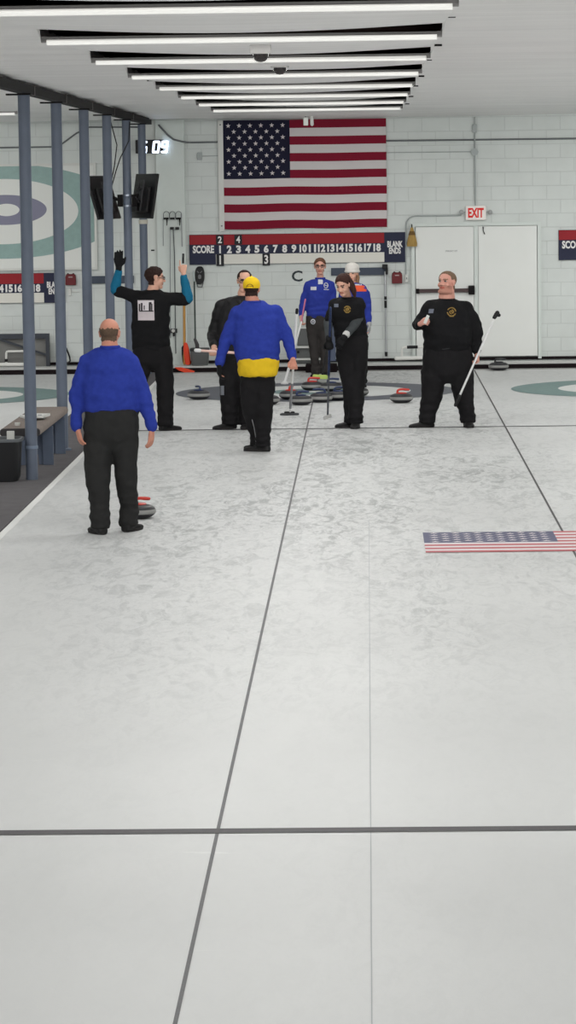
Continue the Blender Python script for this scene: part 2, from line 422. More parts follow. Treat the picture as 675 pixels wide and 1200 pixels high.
# ------------------------------------------------------------------ posts and beam
XP = -3.15
zs = lambda y: 3.668-.03*max(0, (y-27)/20)
PY = [29.7+3.19*i for i in range(6)]
pl = ['beside the black bin and the near end of the bench', 'standing at the far end of the bench', 'third from the camera, behind the bald person in blue', 'fourth from the camera, between the bald person and the dark screen',
      'fifth from the camera, carrying the two wall screens', 'nearest the end wall, below the digital clock']
for i, y in enumerate(PY):
    x = XP+(0, -.01, -.01, -.01, -.012, -.03)[i]
    t = thing('steel_post', (x, y, 0), 'round blue-grey steel post '+pl[i], 'post', 'row of blue-grey posts')
    r = .056
    m = MB(); zt0 = zs(y)-.1; m.chain([(x,y,.012),(x,y,1.8),(x,y,zt0)], [r, r, r], 24, caps=False); build('pole', m, POST, t, True)
    m = MB(); m.box((x-.16, y-.06, zt0), (x+.07, y+.06, zs(y)-.085)); build('top_plate', m, BLKMET, t)
    if i != 0:
        m = MB(); m.lathe([(.085,.012),(.085,.03),(.06,.035)], (x,y,0), 20); build('base_plate', m, POST, t)
    m = MB(); m.lathe([(r+.004,.30),(r+.006,.305),(r+.006,.325),(r+.004,.33)], (x,y,0), 20)
    if i == 0: build('clamp_band', m, mat('band_steel', (120,135,155), .4, .5), t)
t = thing('ceiling_beam', (XP, 24, 3.58), 'black steel beam along the ceiling carried by the row of blue-grey posts', 'beam')
m = MB(); zs = lambda y: 3.668-.03*max(0, (y-27)/20); m.rings([[Vector((XP+a, y, zs(y)-b)) for a, b in ((-.05,.085),(.05,.085),(.05,0),(-.05,0))] for y in (12, 27, YW-.2)]); build('beam', m, BLKMET, t)
for y in PY[:5]:
    m = MB(); m.box((XP-.055, y+.45, zs(y)-.09), (XP+.056, y+.49, zs(y)+.002)); build('joint_clip', m, mat('clip', (96,90,88), .5), t)
# ------------------------------------------------------------------ wall furniture
def wbox(mb, x0, y0, x1, y1, t0, t1, mi=0):           # box on the end wall from pixel corners of the photo measured on the wall plane
    a = W((x0+x1)/2-abs(x1-x0)/2, (y0+y1)/2); b = W((x0+x1)/2+abs(x1-x0)/2, (y0+y1)/2)
    c = W((x0+x1)/2, y0); d = W((x0+x1)/2, y1)
    return mb.box((a.x, YW-t1, d.z), (b.x, YW-t0, c.z), mi)
# wall flag
fl0 = W(262, 204); FX = fl0.x; fz0 = W(357, 267.5).z; fz1 = W(357, 140).z; fwid = W(453, 204).x-FX; fhei = fz1-fz0
t = thing('wall_flag', (FX, YW, fz0), 'large stars and stripes flag hanging flat on the end wall above the scoreboard', 'flag')
FR = mat('flag_red', (128,30,50), .85, .1, var=.08, scale=30); FW = mat('flag_white', (208,203,203), .85, .1); FN = mat('flag_navy', (36,36,54), .85, .1)
def ffn(u, v, e):
    y = YW-.03-.012*math.sin(u*3.1+.4*v)-.006*math.sin(u*9+v*2)-e
    return (FX+u, y, fz0+v-.006*math.sin(u*5)*(1-v/fhei))
fm = MB(); flag(fm, fwid, fhei, ffn, nx=44, mr=0, mw=1, mn=2, eps=.002, sr=.024)
build('cloth', fm, [FR, FW, FN], t)
m = MB(); m.box((FX-.075, YW-.045, fz0-.03), (FX+.003, YW-.02, fz1+.0)); build('header_strip', m, WHITE, t)
m = MB()
for z in (fz0+.06, fz1-.06): m.lathe([(.012,0),(.012,.001)], (0,0,0), 12)
for z in (fz0+.05, fz1-.06): g = MB(); g.chain([(FX-.036, YW-.052, z), (FX-.036, YW-.04, z)], [.011, .011], 10, caps=False); build('grommet', g, DKPIPE, t)

# scoreboards
def scoreboard(pxl, label, cards=(), top=275.2):
    """pxl: photo x of the left edge; board is 253 photo px wide on the wall"""
    s = (W(475, 290).x-W(222, 290).x)/253.0
    X0 = W(pxl, 290).x; zt = W(222, top).z; zb = W(222, top+35.1).z; h = zt-zb
    t = thing('scoreboard', (X0, YW, zb), label, 'scoreboard', 'curling scoreboards on the end wall')
    def bx(u0, u1, v0, v1, d0=.0, d1=.03, mi=0, mb=None): mb.box((X0+u0*s, YW-d1, zt-h*v1), (X0+u1*s, YW-d0, zt-h*v0), mi)
    m = MB(); bx(0,31,0,1,mb=m,mi=0); bx(31,229,0,1,mb=m,mi=0); bx(228.5,253,0,1,d1=.034,mb=m,mi=0); build('panel', m, [NAVY], t)
    m = MB(); bx(0.3,31,.01,.33,.03,.034,mb=m); bx(31,228.3,.01,.35,.03,.034,mb=m); build('red_band', m, REDB, t)
    m = MB(); bx(31,228.3,.66,.99,.03,.036,mb=m); build('card_rail', m, OFFW, t)
    def tx(str_, u0, u1, v0, v1, nm_, d=.03, b=.05):
        m = MB(); textmesh(m, str_, X0+u0*s, X0+u1*s, zt-h*v1, zt-h*v0, YW-d, 0, b); build(nm_, m, LETW, t)
    tx('SCORE', 4, 29, .36, .62, 'score_lettering', .031, .04)
    for k in range(18):
        c = 36+10.82*k; wd = 1.0 if k == 0 else (2.9 if k < 9 else 4.3)
        tx(str(k+1), c-wd, c+wd, .37, .63, 'numeral')
    tx('BLANK\nENDS', 232, 250, .29, .72, 'blank_ends_lettering', .034, .04)
    for (sx, row, ch) in cards:
        c = MB(); v = (.02, .34) if row == 0 else (.66, 1.05)
        bx(sx-4.4, sx+4.4, v[0], v[1], .036, .046, mb=c)
        co = build('number_card', c, mat('card_black', (24,24,30), .5), t)
        c = MB(); kw = .9 if ch == '1' else 2.3; textmesh(c, ch, X0+(sx-kw)*s, X0+(sx+kw)*s, zt-h*(v[1]-.05), zt-h*(v[0]+.04), YW-.046, 0, .03)
        build('digit', c, LETW, co)
    return t
scoreboard(222, 'long red, navy and white scoreboard under the big flag, hung with number cards', cards=((36,0,'2'),(57.5,0,'4'),(36,1,'1'),(90,1,'3')))
scoreboard(654.5, 'navy and red scoreboard cut off by the photo\'s right edge')
scoreboard(76.5-253, 'red and navy scoreboard seen between the left posts, below the target picture', top=317.6)

# letter C
m = MB(); p0 = W(342, 330); p1 = W(354.5, 317)
textmesh(m, 'C', p0.x, p1.x, p0.z, p1.z, YW-.0, 0, .02, depth=.006)
single('sheet_letter', (p0.x, YW, p0.z), m, mat('letter_dark', (52,60,64), .6), 'dark capital letter C on the wall under the middle scoreboard', 'letter')

# mural
t = thing('bullseye_mural', (W(57,318).x, YW, W(57,318).z), 'large framed picture of target rings on the wall behind the left posts', 'picture')
mx0 = W(-112, 255).x; mx1 = W(113.5, 255).x; mz0 = W(57, 316.5).z; mz1 = W(57, 191.5).z
m = MB(); q = .035
m.box((mx0, YW-.05, mz0), (mx1, YW-.0, mz0+q)); m.box((mx0, YW-.05, mz1-q), (mx1, YW, mz1)); m.box((mx0, YW-.05, mz0+q), (mx0+q, YW, mz1-q)); m.box((mx1-q, YW-.05, mz0+q), (mx1, YW, mz1-q))
build('frame', m, WHITE, t)
def ellclip(cx_, cz_, rx, rz, n=96):
    pts = [(cx_+rx*math.cos(2*PI*j/n), cz_+rz*math.sin(2*PI*j/n)) for j in range(n)]
    for ax, lim, sg in ((0, mx0+q, 1), (0, mx1-q, -1), (1, mz0+q, 1), (1, mz1-q, -1)):
        out = []
        for j in range(len(pts)):
            a, b = pts[j], pts[(j+1) % len(pts)]; ia = (a[ax]-lim)*sg >= 0; ib = (b[ax]-lim)*sg >= 0
            if ia: out.append(a)
            if ia != ib:
                tt = (lim-a[ax])/(b[ax]-a[ax]); out.append((a[0]+(b[0]-a[0])*tt, a[1]+(b[1]-a[1])*tt))
        pts = out
    return pts
m = MB(); m.box((mx0+q, YW-.03, mz0+q), (mx1-q, YW-.005, mz1-q), 0)
pxm = (W(100,250).x-W(0,250).x)/100
ec = W(4, 248); e2 = W(6, 246)
for i, (c, rx, rz, k) in enumerate(((ec, 141, 55, 1), (ec, 88, 38, 0), (e2, 49, 17.5, 2), (W(8,246), 15, 7.2, 0))):
    P = ellclip(c.x, c.z, rx*pxm, rz*pxm); m.poly([(a, YW-.031-.001*i, b) for a, b in P], k)
build('picture_panel', m, [mat('mural_white', (224,226,222), .4, .3), mat('mural_teal', (140,168,164), .4, .3, var=.15, scale=14), mat('mural_purple', (126,126,148), .4, .3)], t)

# double door
dx0, dx1 = W(482.5,340).x, W(634,340).x; dz1 = W(558, 260.5).z
DOORP = mat('door_paint', (230,232,229), .45, .3, var=.03, scale=3); FRAMEP = mat('door_frame_paint', (212,219,215), .45, .3)
m = MB(); fw_ = .05
m.box((dx0, YW-.07, .1), (dx0+fw_, YW, dz1)); m.box((dx1-fw_, YW-.07, .1), (dx1, YW, dz1)); m.box((dx0+fw_, YW-.07, dz1-fw_), (dx1-fw_, YW, dz1))
o = struct('trim_7', m, FRAMEP)
xm = W(558, 340).x
for i, (a, b) in enumerate(((dx0+fw_+.012, xm-.035), (xm+.035, dx1-fw_-.008))):
    m = MB(); m.box((a, YW-.055, .14), (b, YW, dz1-fw_-.008)); d = struct('door_%d' % (i+1), m, DOORP)
    d['label'] = 'left leaf of the grey double door, with the panic bar' if i == 0 else 'right leaf of the grey double door, plain and blank'
    if i == 0:
        pa = W(487.5, 341); pb = W(556, 339.5)
        c = MB(); c.obox(((pa.x+pb.x)/2, YW-.10, (pa.z+pb.z)/2), ((pb.x-pa.x)/2, 0, 0), (0, .018, 0), (0, 0, .028)); pbm = build('panic_bar', c, mat('panic_bar_brown', (62,42,42), .4, .4), d, bevel=.006)
        c = MB(); c.box((pb.x-.09, YW-.13, pb.z-.065), (pb.x-.0, YW-.055, pb.z+.065)); c.box((pa.x, YW-.12, pa.z-.035), (pa.x+.05, YW-.055, pa.z+.035)); build('latch_case', c, BLKMET, d, bevel=.008)
        l0 = W(522, 296); l1 = W(536, 293); c = MB(); textmesh(c, 'EMERGENCY EXIT', l0.x, l1.x, l0.z+.01, l1.z, YW-.055, 0, .0, .001); build('door_notice', c, mat('notice_grey', (120,122,124), .6), d)
    else:
        l0 = W(566, 274); l1 = W(568, 266); c = MB(); c.chain([(l0.x, YW-.065, l1.z), (l0.x, YW-.075, (l0.z+l1.z)/2), (l0.x+.02, YW-.07, l0.z)], [.009, .006, .008], 8); build('door_hook', c, BLKMET, d)
m = MB(); m.box((xm-.03, YW-.06, .14), (xm+.03, YW-.0, dz1-fw_)); struct('trim_8', m, FRAMEP)

# exit sign
a = W(545.5, 258); b = W(569.5, 241); cxs = (a.x+b.x)/2; czs = (a.z+b.z)/2
t = thing('exit_sign', (cxs, YW, a.z), 'white EXIT sign with red letters above the double doors', 'sign')
m = MB(); m.box((a.x, YW-.07, a.z), (b.x, YW, b.z)); build('sign_case', m, mat('sign_white', (232,226,222), .4, emit=(255,246,240), es=.12), t, bevel=.012)
m = MB(); textmesh(m, 'EXIT', a.x+.035, b.x-.035, a.z+.035, b.z-.03, YW-.07, 0, .04); build('lettering', m, mat('exit_red', (200,40,38), .5, emit=(230,40,36), es=.25), t)
for sx, px in ((-1, 540.5), (1, 574)):
    q_ = W(px, 248.5); m = MB(); m.ell((q_.x, YW-.09, q_.z), (.032,0,0), (0,.03,0), (0,0,.036)); m.chain([(q_.x, YW-.08, q_.z+.0), (cxs+sx*.13, YW-.04, q_.z)], [.008, .008], 8); build('lamp_head', m, mat('lamp_grey', (170,172,172), .4), t, True)

# conduits
def tube(name, pts, r, m_, label, cat, boxes=()):
    t = thing(name, pts[0], label, cat)
    q = MB(); q.chain(pts, [r]*len(pts), 10); build('pipe', q, m_, t, True)
    for (lo, hi, nm_) in boxes:
        q = MB(); q.box(lo, hi); build(nm_, q, m_, t, bevel=.006)
    return t
def Wp(px, py, off=.03): p = W(px, py); return Vector((p.x, YW-off, p.z))
t = tube('conduit', [Wp(557, 240), Wp(556.5, 200), Wp(556, 138)], .011, CONDUIT, 'vertical grey conduit running up from the exit sign to the ceiling', 'conduit')
p = Wp(556, 178); q = MB(); q.chain([(p.x, YW-.055, p.z), (p.x, YW, p.z)], [.055, .055], 8, caps=False); build('junction_box', q, CONDUIT, t)
p = Wp(556, 150.5); q = MB(); q.box((p.x-.03, YW-.05, p.z-.06), (p.x+.03, YW, p.z+.06)); build('inspection_box', q, CONDUIT, t, bevel=.006)
tube('conduit', [Wp(453, 165, .02), Wp(560, 163.7, .02), Wp(760, 161.3, .02)], .013, DKPIPE, 'dark horizontal pipe high on the wall right of the flag', 'conduit')
tube('conduit', [Wp(453, 178.8, .02), Wp(553, 177.7, .02)], .006, CONDUIT, 'thin horizontal pipe below the dark pipe, right of the flag', 'conduit')
arc = [Wp(475.5, 331)] + [Wp(475.5, 270)] + [Wp(475.5+11*(1-math.cos(a)), 264-11*math.sin(a)) for a in [0, .4, .8, 1.2, 1.5708]] + [Wp(540, 252.2)]
t = tube('conduit', arc, .009, CONDUIT, 'grey conduit bending from the light switch up over the door to the exit sign', 'conduit')
p = Wp(476.5, 326); q = MB(); q.box((p.x-.022, YW-.05, p.z-.055), (p.x+.022, YW, p.z+.055)); sw = build('switch_box', q, WHITE, t, bevel=.005)
q = MB(); q.box((p.x-.006, YW-.058, p.z-.015), (p.x+.006, YW-.048, p.z+.015)); build('switch', q, DKPIPE, sw)
tube('conduit', [Wp(187, 147, .14), Wp(197, 158, .14), Wp(204, 163.5, .14), Wp(214, 166, .14), Wp(221, 167, .14), Wp(224, 167, .03), Wp(256, 166.5, .03)], .013, DKPIPE, 'grey pipe bending down from the ceiling to the left edge of the flag', 'conduit')
t = tube('conduit', [Wp(237, 183, .02), Wp(256, 182.5, .02)], .006, CONDUIT, 'short thin conduit with an outlet box left of the flag', 'conduit')
p = Wp(234, 183); q = MB(); q.box((p.x-.035, YW-.045, p.z-.055), (p.x+.035, YW, p.z+.055)); build('outlet_box', q, CONDUIT, t, bevel=.006)
tube('conduit', [Wp(-30, 173.5, .02), Wp(68, 172, .02), Wp(90, 156, .02), Wp(105, 149, .02), Wp(165, 149, .02)], .012, DKPIPE, 'grey pipe on the wall above the mural, stepping up behind the left posts', 'conduit')

# racks
def rack(x0, x1, y, label):
    a = Wp(x0, y); b = Wp(x1, y); m = MB(); m.box((a.x, YW-.04, a.z-.055), (b.x, YW, a.z+.055))
    single('broom_rack', (a.x, YW, a.z), m, mat('slate_rail', (70,78,92), .6), label, 'rack', 'slate grey broom rails on the wall', bevel=.005)
rack(388, 452, 318.5, 'slate grey horizontal rail on the wall behind the person in the white beanie')
rack(100, 157, 328, 'slate grey horizontal rail on the wall behind the left posts')
def redbox(px, py, label):
    p = Wp(px, py); t = thing('red_wall_box', (p.x, YW, p.z-.08), label, 'box', 'dark red wall boxes')
    m = MB(); w_, h_ = .075, .08
    prof = [(-w_,-h_),(w_,-h_),(w_,h_*.55),(w_*.7,h_),(-w_*.7,h_),(-w_,h_*.55)]
    m.rings([[Vector((p.x+a, YW-.09, p.z+b)) for a, b in prof], [Vector((p.x+a, YW, p.z+b)) for a, b in prof]]); build('case', m, mat('dark_red_case', (104,30,36), .5), t, bevel=.008)
    m = MB()
    for s_ in (-1, 1): m.chain([(p.x+s_*.02, YW-.05, p.z+h_*.9), (p.x+s_*.04, YW-.05, p.z+h_*1.12), (p.x+s_*.065, YW-.05, p.z+h_*.75)], [.008]*3, 8)
    build('strap', m, BLACK, t)
    m = MB(); m.box((p.x-.03, YW-.093, p.z+.03), (p.x+.03, YW-.09, p.z+.045)); build('label_strip', m, mat('label_grey', (170,150,150), .6), t)
redbox(465.2, 325.5, 'dark red box on the wall between the hanging broom and the light switch')
redbox(83.3, 327.5, 'dark red box on the wall beside the left scoreboard')
# outlet under it
p = Wp(82, 342); m = MB(); m.box((p.x-.02, YW-.04, p.z-.05), (p.x+.02, YW, p.z+.05)); m.box((p.x+.02, YW-.02, p.z-.006), (p.x+.13, YW, p.z+.006))
single('wall_outlet', (p.x, YW, p.z), m, WHITE, 'small white outlet with a short conduit under the left red box', 'outlet', bevel=.004)

# whisk broom
p = Wp(482.5, 264.5); b0 = Wp(482.5, 288.5)
t = thing('whisk_broom', (p.x, YW-.03, b0.z), 'small straw whisk broom hanging at the corner of the door frame', 'broom')
m = MB(); hh = p.z-b0.z
m.loft([(Vector((p.x, YW-.11, b0.z+hh*k)), Vector((w_, 0, 0)), Vector((0, d_, 0))) for k, w_, d_ in ((0,.072,.03),(.15,.075,.032),(.4,.06,.03),(.65,.04,.026),(.85,.022,.018),(.92,.016,.015))], 20)
build('straw', m, mat('straw', (170,140,84), .9, .1, var=.45, scale=90, stretch=(1,1,.08)), t)
m = MB(); m.loft([(Vector((p.x, YW-.11, b0.z+hh*k)), Vector((w_, 0, 0)), Vector((0, w_*.75, 0))) for k, w_ in ((.55,.052),(.58,.05),(.72,.036),(.74,.034))], 16); build('binding', m, mat('binding', (110,84,50), .8), t)
m = MB(); m.chain([(p.x, YW-.11, b0.z+hh*.9), (p.x, YW-.09, p.z+.01), (p.x, YW-.065, p.z+.02)], [.008]*3, 8); build('hanging_loop', m, BLKMET, t)
# ------------------------------------------------------------------ hanging poles, brooms and odds and ends along the end wall
YP = YW-.12                                          # face of the pilaster
def Pp(px, py, off=.03, Y=None): p = at(px, py, (Y or YP)-off); return p
a = Pp(191, 256); b = Pp(214.5, 256)
t = thing('hook_rack', (a.x, YP, a.z), 'black wall rack with three arched wire hooks on the pilaster right of the dark screen', 'rack')
m = MB()
for x0, x1 in ((192, 197.5), (199.3, 204.5), (206, 212)):
    p0 = Pp(x0, 255); p1 = Pp(x1, 257); m.box((p0.x, YP-.05, p1.z), (p1.x, YP, p0.z))
build('crossbar', m, BLKMET, t)
for x0 in (191.6, 198.8, 206):
    m = MB(); pts = [Pp(x0, 256, .06)]+[Pp(x0+3.4*(1-math.cos(k)), 251-3.2*math.sin(k), .06) for k in [0, .6, 1.2, 1.8, 2.4, 3.14]]+[Pp(x0+6.8, 256, .06)]
    m.chain(pts, [.005]*len(pts), 8); build('wire_hook', m, DKPIPE, t, True)
for x0 in (195.5, 210.5):
    m = MB(); m.chain([Pp(x0, 256, .06), Pp(x0+.3, 260, .07), Pp(x0, 264, .06)], [.01, .009, .006], 8); build('peg', m, BLKMET, t, True)
def longpole(pts, r, gy, label, col):
    t = thing('long_pole', pts[-1], label, 'pole', 'thin poles on the hook rack')
    m = MB(); m.chain(pts, [r]*len(pts), 10); build('shaft', m, col, t, True)
    if gy:
        m = MB(); g0 = Pp(gy[0], gy[1]-1.6, .07); g1 = Pp(gy[0], gy[1]+1.6, .07); m.box((g0.x-.028, g0.y-.02, g1.z), (g0.x+.028, g0.y+.02, g0.z)); build('grip', m, BLACK, t, bevel=.006)
PLM = mat('grey_pole', (140,144,146), .4, .5, .5); PLD = mat('dark_grey_pole', (88,92,94), .5, .4)
longpole([Pp(203, 267, .07), Pp(204.5, 300, .07), Pp(206, 414, .07)], .008, (201.5, 267.6), 'thin dark pole with a black grip, the longest of those below the hook rack', PLD)
longpole([Pp(199.5, 268, .07), Pp(199.5, 300, .07), Pp(199.8, 396, .07)], .006, (207.6, 267.6), 'thin pale pole hanging left of the longest pole on the hook rack', PLM)
longpole([Pp(212.3, 251, .06), Pp(213, 270, .06), Pp(213.4, 288.5, .06)], .007, None, 'short thin pole at the right end of the hook rack', PLM)
longpole([Pp(191.3, 256, .06), Pp(191.3, 288, .06)], .005, None, 'short thin pole at the left end of the hook rack', PLM)
p = Pp(203, 387.5)
t = thing('pole_bracket', (p.x, YP, p.z), 'small black bracket with a white disc low on the pilaster', 'bracket')
m = MB(); a = Pp(199.8, 385.2); b = Pp(207.6, 390.2); m.box((a.x, YP-.04, b.z), (b.x, YP, a.z)); c = Pp(202.5,390); d = Pp(205,394); m.box((c.x, YP-.04, d.z), (d.x, YP, c.z)); build('plate', m, BLACK, t, bevel=.004)
m = MB(); m.chain([(p.x, YP-.05, p.z), (p.x, YP-.03, p.z)], [.026, .026], 16, caps=False); build('disc', m, WHITE, t)
p = Pp(178.5, 293.5); m = MB(); m.box((p.x-.025, YW-.06, p.z-.01), (p.x+.025, YW-.05, p.z+.01)); single('wall_latch', (p.x, YW-.05, p.z), m, BLACK, 'tiny black latch on the white strip above the dark haired person', 'latch')

# broom with orange cover
t = thing('curling_broom', at(216, 428, 46.35), 'wooden curling broom standing on its orange covered head against the pilaster', 'broom')
m = MB(); m.chain([at(215.6, 332, 46.6), at(216.3, 426, 46.35)], [.019, .021], 12); build('shaft', m, mat('honey_wood', (186,140,78), .6, .2, var=.2, scale=30, stretch=(1,1,.1)), t, True)
m = MB(); a = at(217.3, 401.5, 46.36); b = at(220.5, 427.5, 46.30)
m.loft([(a+(b-a)*k, Vector((w_, 0, 0)), Vector((0, .03, 0))) for k, w_ in ((0,.018),(.08,.03),(.3,.042),(.7,.046),(.95,.04),(1,.025))], 18, 3); build('brush_cover', m, mat('orange_cover', (226,74,48), .6, .2), t, True)
m = MB(); a = at(215.2, 405, 46.40); b = at(216.4, 426, 46.38)
m.loft([(a+(b-a)*k, Vector((w_, 0, 0)), Vector((0, .022, 0))) for k, w_ in ((0,.015),(.1,.032),(.5,.036),(.9,.03),(1,.02))], 18, 3); build('brush_back', m, BLACK, t, True)
m = MB(); pp = [at(x, y, YB-.05) for x, y in ((204.5, 430.8), (212, 430.6), (220, 432.6), (228.5, 435.2), (227, 436.8), (217, 436.9), (210, 434.5))]
zm = min(q.z for q in pp)-.004; pp = [q-Vector((0, 0, zm)) for q in pp]
m.rings([[Vector((q.x, q.y-.02-q.z*.0, q.z)) for q in pp], [Vector((q.x, q.y+.035, q.z)) for q in pp]])
single('broom_pad', (pp[4].x, pp[4].y, .004), m, mat('orange_cover', (226,74,48), .6), 'flat orange broom pad lying on the ice against the black bumper', 'broom pad', bevel=.006)
# dark broom leaning right of the pilaster
t = thing('curling_broom', at(229, 408, 46.4), 'dark green broom with a white grip leaning on the wall below the black oval holder', 'broom')
m = MB(); m.chain([at(227.7, 330, 46.68), at(229, 402, 46.45)], [.012, .012], 10); build('shaft', m, mat('dark_green_shaft', (44,60,56), .4, .4), t, True)
m = MB(); m.chain([at(226.8, 318, 46.70), at(227.7, 331, 46.68)], [.013, .013], 10); build('grip', m, mat('pale_grip', (180,190,190), .5), t, True)
m = MB(); m.chain([at(228.6, 398, 46.45), at(231, 404, 46.42), at(231.5, 411, 46.42)], [.022, .03, .03], 12); build('head', m, mat('head_dark', (72,70,72), .7), t, True)
p = Wp(234.3, 322.5)
t = thing('wall_holder', (p.x, YW, p.z-.12), 'black oval plastic holder with a pale window on the wall under the scoreboard', 'holder')
m = MB(); m.loft([(Vector((p.x, YW-k, p.z)), Vector((w_, 0, 0)), Vector((0, 0, h_))) for k, w_, h_ in ((0,.068,.13),(.06,.068,.13),(.09,.055,.115))], 28, 2.6); build('shell', m, BLACK, t, True)
m = MB(); m.loft([(Vector((p.x+.0, YW-k, p.z-.02)), Vector((w_, 0, 0)), Vector((0, 0, h_))) for k, w_, h_ in ((.085,.026,.035),(.096,.022,.03))], 20, 2.4); build('window', m, mat('holder_grey', (120,120,122), .5), t, True)
m = MB(); m.chain([(p.x-.035, YW-.095, p.z+.06), (p.x-.012, YW-.1, p.z+.04)], [.006,.006], 8); m.chain([(p.x+.035, YW-.095, p.z+.06), (p.x+.012, YW-.1, p.z+.04)], [.006,.006], 8); build('trim_mark', m, mat('holder_grey', (120,120,122), .5), t)
m = MB(); m.chain([(p.x-.045, YW-.03, p.z-.11), (p.x-.03, YW-.04, p.z-.17), (p.x+.03, YW-.04, p.z-.17), (p.x+.045, YW-.03, p.z-.11)], [.008]*4, 8); build('lower_loop', m, DKPIPE, t, True)
# grey bin behind
def crate(x0, x1, y0, y1, Y, dep, cols, label, name='storage_crate'):
    a = at(x0, y0, Y); b = at(x1, y1, Y); cx_ = (a.x+b.x)/2; hw = (b.x-a.x)/2; z0, z1 = b.z, a.z
    t = thing(name, (cx_, Y, z0), label, 'crate')
    m = MB(); m.loft([(Vector((cx_, Y+dep/2, z)), Vector((hw*k, 0, 0)), Vector((0, dep/2*k, 0))) for z, k in ((z0,.86),(z0+.01,.9),(z1-.05,.98),(z1-.02,.99))], 32, 6); build('tub', m, cols[0], t, True)
    m = MB(); m.loft([(Vector((cx_, Y+dep/2, z)), Vector((hw*k, 0, 0)), Vector((0, dep/2*k, 0))) for z, k in ((z1-.035,1.03),(z1-.005,1.05),(z1,1.0))], 32, 6); build('lid', m, cols[1], t, True)
    return t
CRG = mat('crate_grey', (96,98,98), .6, .3); CRD = mat('crate_dark', (54,54,56), .6, .3)
crate(222.5, 244.5, 409, 428, 46.15, .35, (CRG, CRD), 'grey plastic crate with a dark lid on the floor beside the orange covered broom')
# grey shelf unit with white rails behind the far woman in blue
a = at(346, 384, 46.3); b = at(362.5, 423.5, 46.3)
t = thing('storage_shelf', ((a.x+b.x)/2, 46.4, 0.085), 'grey storage bin stand with white rails, behind the far person in blue', 'shelf')
x0, x1 = a.x, a.x+.50
m = MB(); m.box((x0, 46.3, .09), (x1, 46.42, .33)); build('lower_bin', m, CRG, t, bevel=.02)
z0 = at(350, 405.5, 46.3).z; z1 = at(350, 385.5, 46.3).z
m = MB(); m.rings([[Vector((x0+.02, 46.3, z0)), Vector((x1, 46.3, z0)), Vector((x1-.02, 46.44, z0)), Vector((x0+.04, 46.44, z0))], [Vector((x0+.05, 46.34, z1)), Vector((x1-.03, 46.34, z1)), Vector((x1-.05, 46.42, z1)), Vector((x0+.07, 46.42, z1))]]); build('upper_bin', m, CRG, t, bevel=.015)
for py_ in (407, 421):
    q = at(350, py_, 46.28); m = MB(); m.box((x0, 46.26, q.z-.014), (x1, 46.3, q.z+.014)); build('rail', m, WHITE, t, bevel=.004)
q = at(349.5, 412.5, 46.28); m = MB(); m.chain([(q.x, 46.27, q.z), (q.x, 46.31, q.z)], [.018,.018], 12, caps=False); build('knob', m, BLACK, t)
a = at(386.5, 378, 46.5); b = at(393.5, 423, 46.3)
m = MB(); m.obox((a+b)/2, ((b.x-a.x)/2, 0, 0), (0, .012, 0), (0, (a.y-b.y)/2, (a.z-b.z)/2))
single('leaning_board', (b.x, b.y, b.z), m, mat('slate_blue_board', (86,96,118), .6), 'slate blue board leaning on the wall behind the raised broom of the person in black', 'board', bevel=.004)
a = at(358, 427.5, YB-.32); m = MB(); bx = at(395, 430, YB-.32).x
m.box((a.x, YB-.33, .0), (bx, YB-.02, .115)); single('foam_block', (a.x, YB-.15, 0), m, FOAM, 'black foam block on the ice behind the far person in blue', 'block', bevel=.012)

# hanging metal broom
t = thing('curling_broom', (Wp(451.5, 418).x, YW-.06, Wp(451.5, 418).z), 'metal shafted broom hanging head up from the wall rail, left of the red box', 'broom')
a = Wp(451.3, 318, .07); b = Wp(452.6, 417, .07); m = MB(); m.chain([a, b], [.017, .014], 12, caps=False); build('shaft', m, ALU, t, True)
m = MB(); q0 = Wp(447.8, 309.5, .07); q1 = Wp(454.3, 315, .07); m.box((q0.x, YW-.12, q1.z), (q1.x, YW-.03, q0.z)); q0 = Wp(451.5, 314, .07); q1 = Wp(454.6, 321.5, .07); m.box((q0.x, YW-.10, q1.z), (q1.x, YW-.03, q0.z)); build('head', m, BLACK, t, bevel=.008)
for y0, y1 in ((347, 351), (352, 360.5)):
    c = a+(b-a)*((y0-318)/99); d = a+(b-a)*((y1-318)/99); m = MB(); m.chain([c, d], [.0195, .0195], 12, caps=False); build('grip_band', m, BLACK, t)
c = a+(b-a)*(.95); m = MB(); m.chain([c, b+(b-a)*.002], [.021, .02], 12, caps=False); build('end_grip', m, BLACK, t)

# white plastic delivery aids (pvc frames)
PVC = mat('white_pvc', (226,226,222), .35, .4)
def pvc(pxs, Y, label, seg, grip):
    base = at(pxs[0][0], pxs[0][1], Y)
    t = thing('delivery_aid', (base.x, Y, base.z-.03), label, 'curling aid', 'white pipe delivery aids')
    m = MB(); P = [at(x, y, Y) for x, y in pxs]; m.chain([P[0], P[1]], [.03, .026], 14); build('base_pipe', m, PVC, t, True)
    Q = [at(x, y, Y) for x, y in seg]; m = MB(); m.chain(Q, [.017]*len(Q), 12); build('handle_frame', m, PVC, t, True)
    g0, g1 = [at(x, y, Y) for x, y in grip]; m = MB(); m.chain([g0, g1], [.023, .023], 12, caps=False); build('foam_grip', m, BLACK, t, True)
pvc([(464.5, 420), (500, 419)], 46.45, 'white pipe delivery aid with a black foam grip in front of the double door', [(471, 420), (471, 409.5), (471.8, 407.4), (474, 406.8), (500, 406.4)], [(477, 406.9), (489.5, 406.6)])
pvc([(-25, 427.5), (39, 427)], 46.45, 'white pipe delivery aid on the floor behind the nearest left post', [(7.3, 425), (7.3, 414), (8, 412.3), (10, 411.8), (30, 411.5), (31, 412.5), (31, 425)], [(7.3, 424), (7.3, 420.5)])

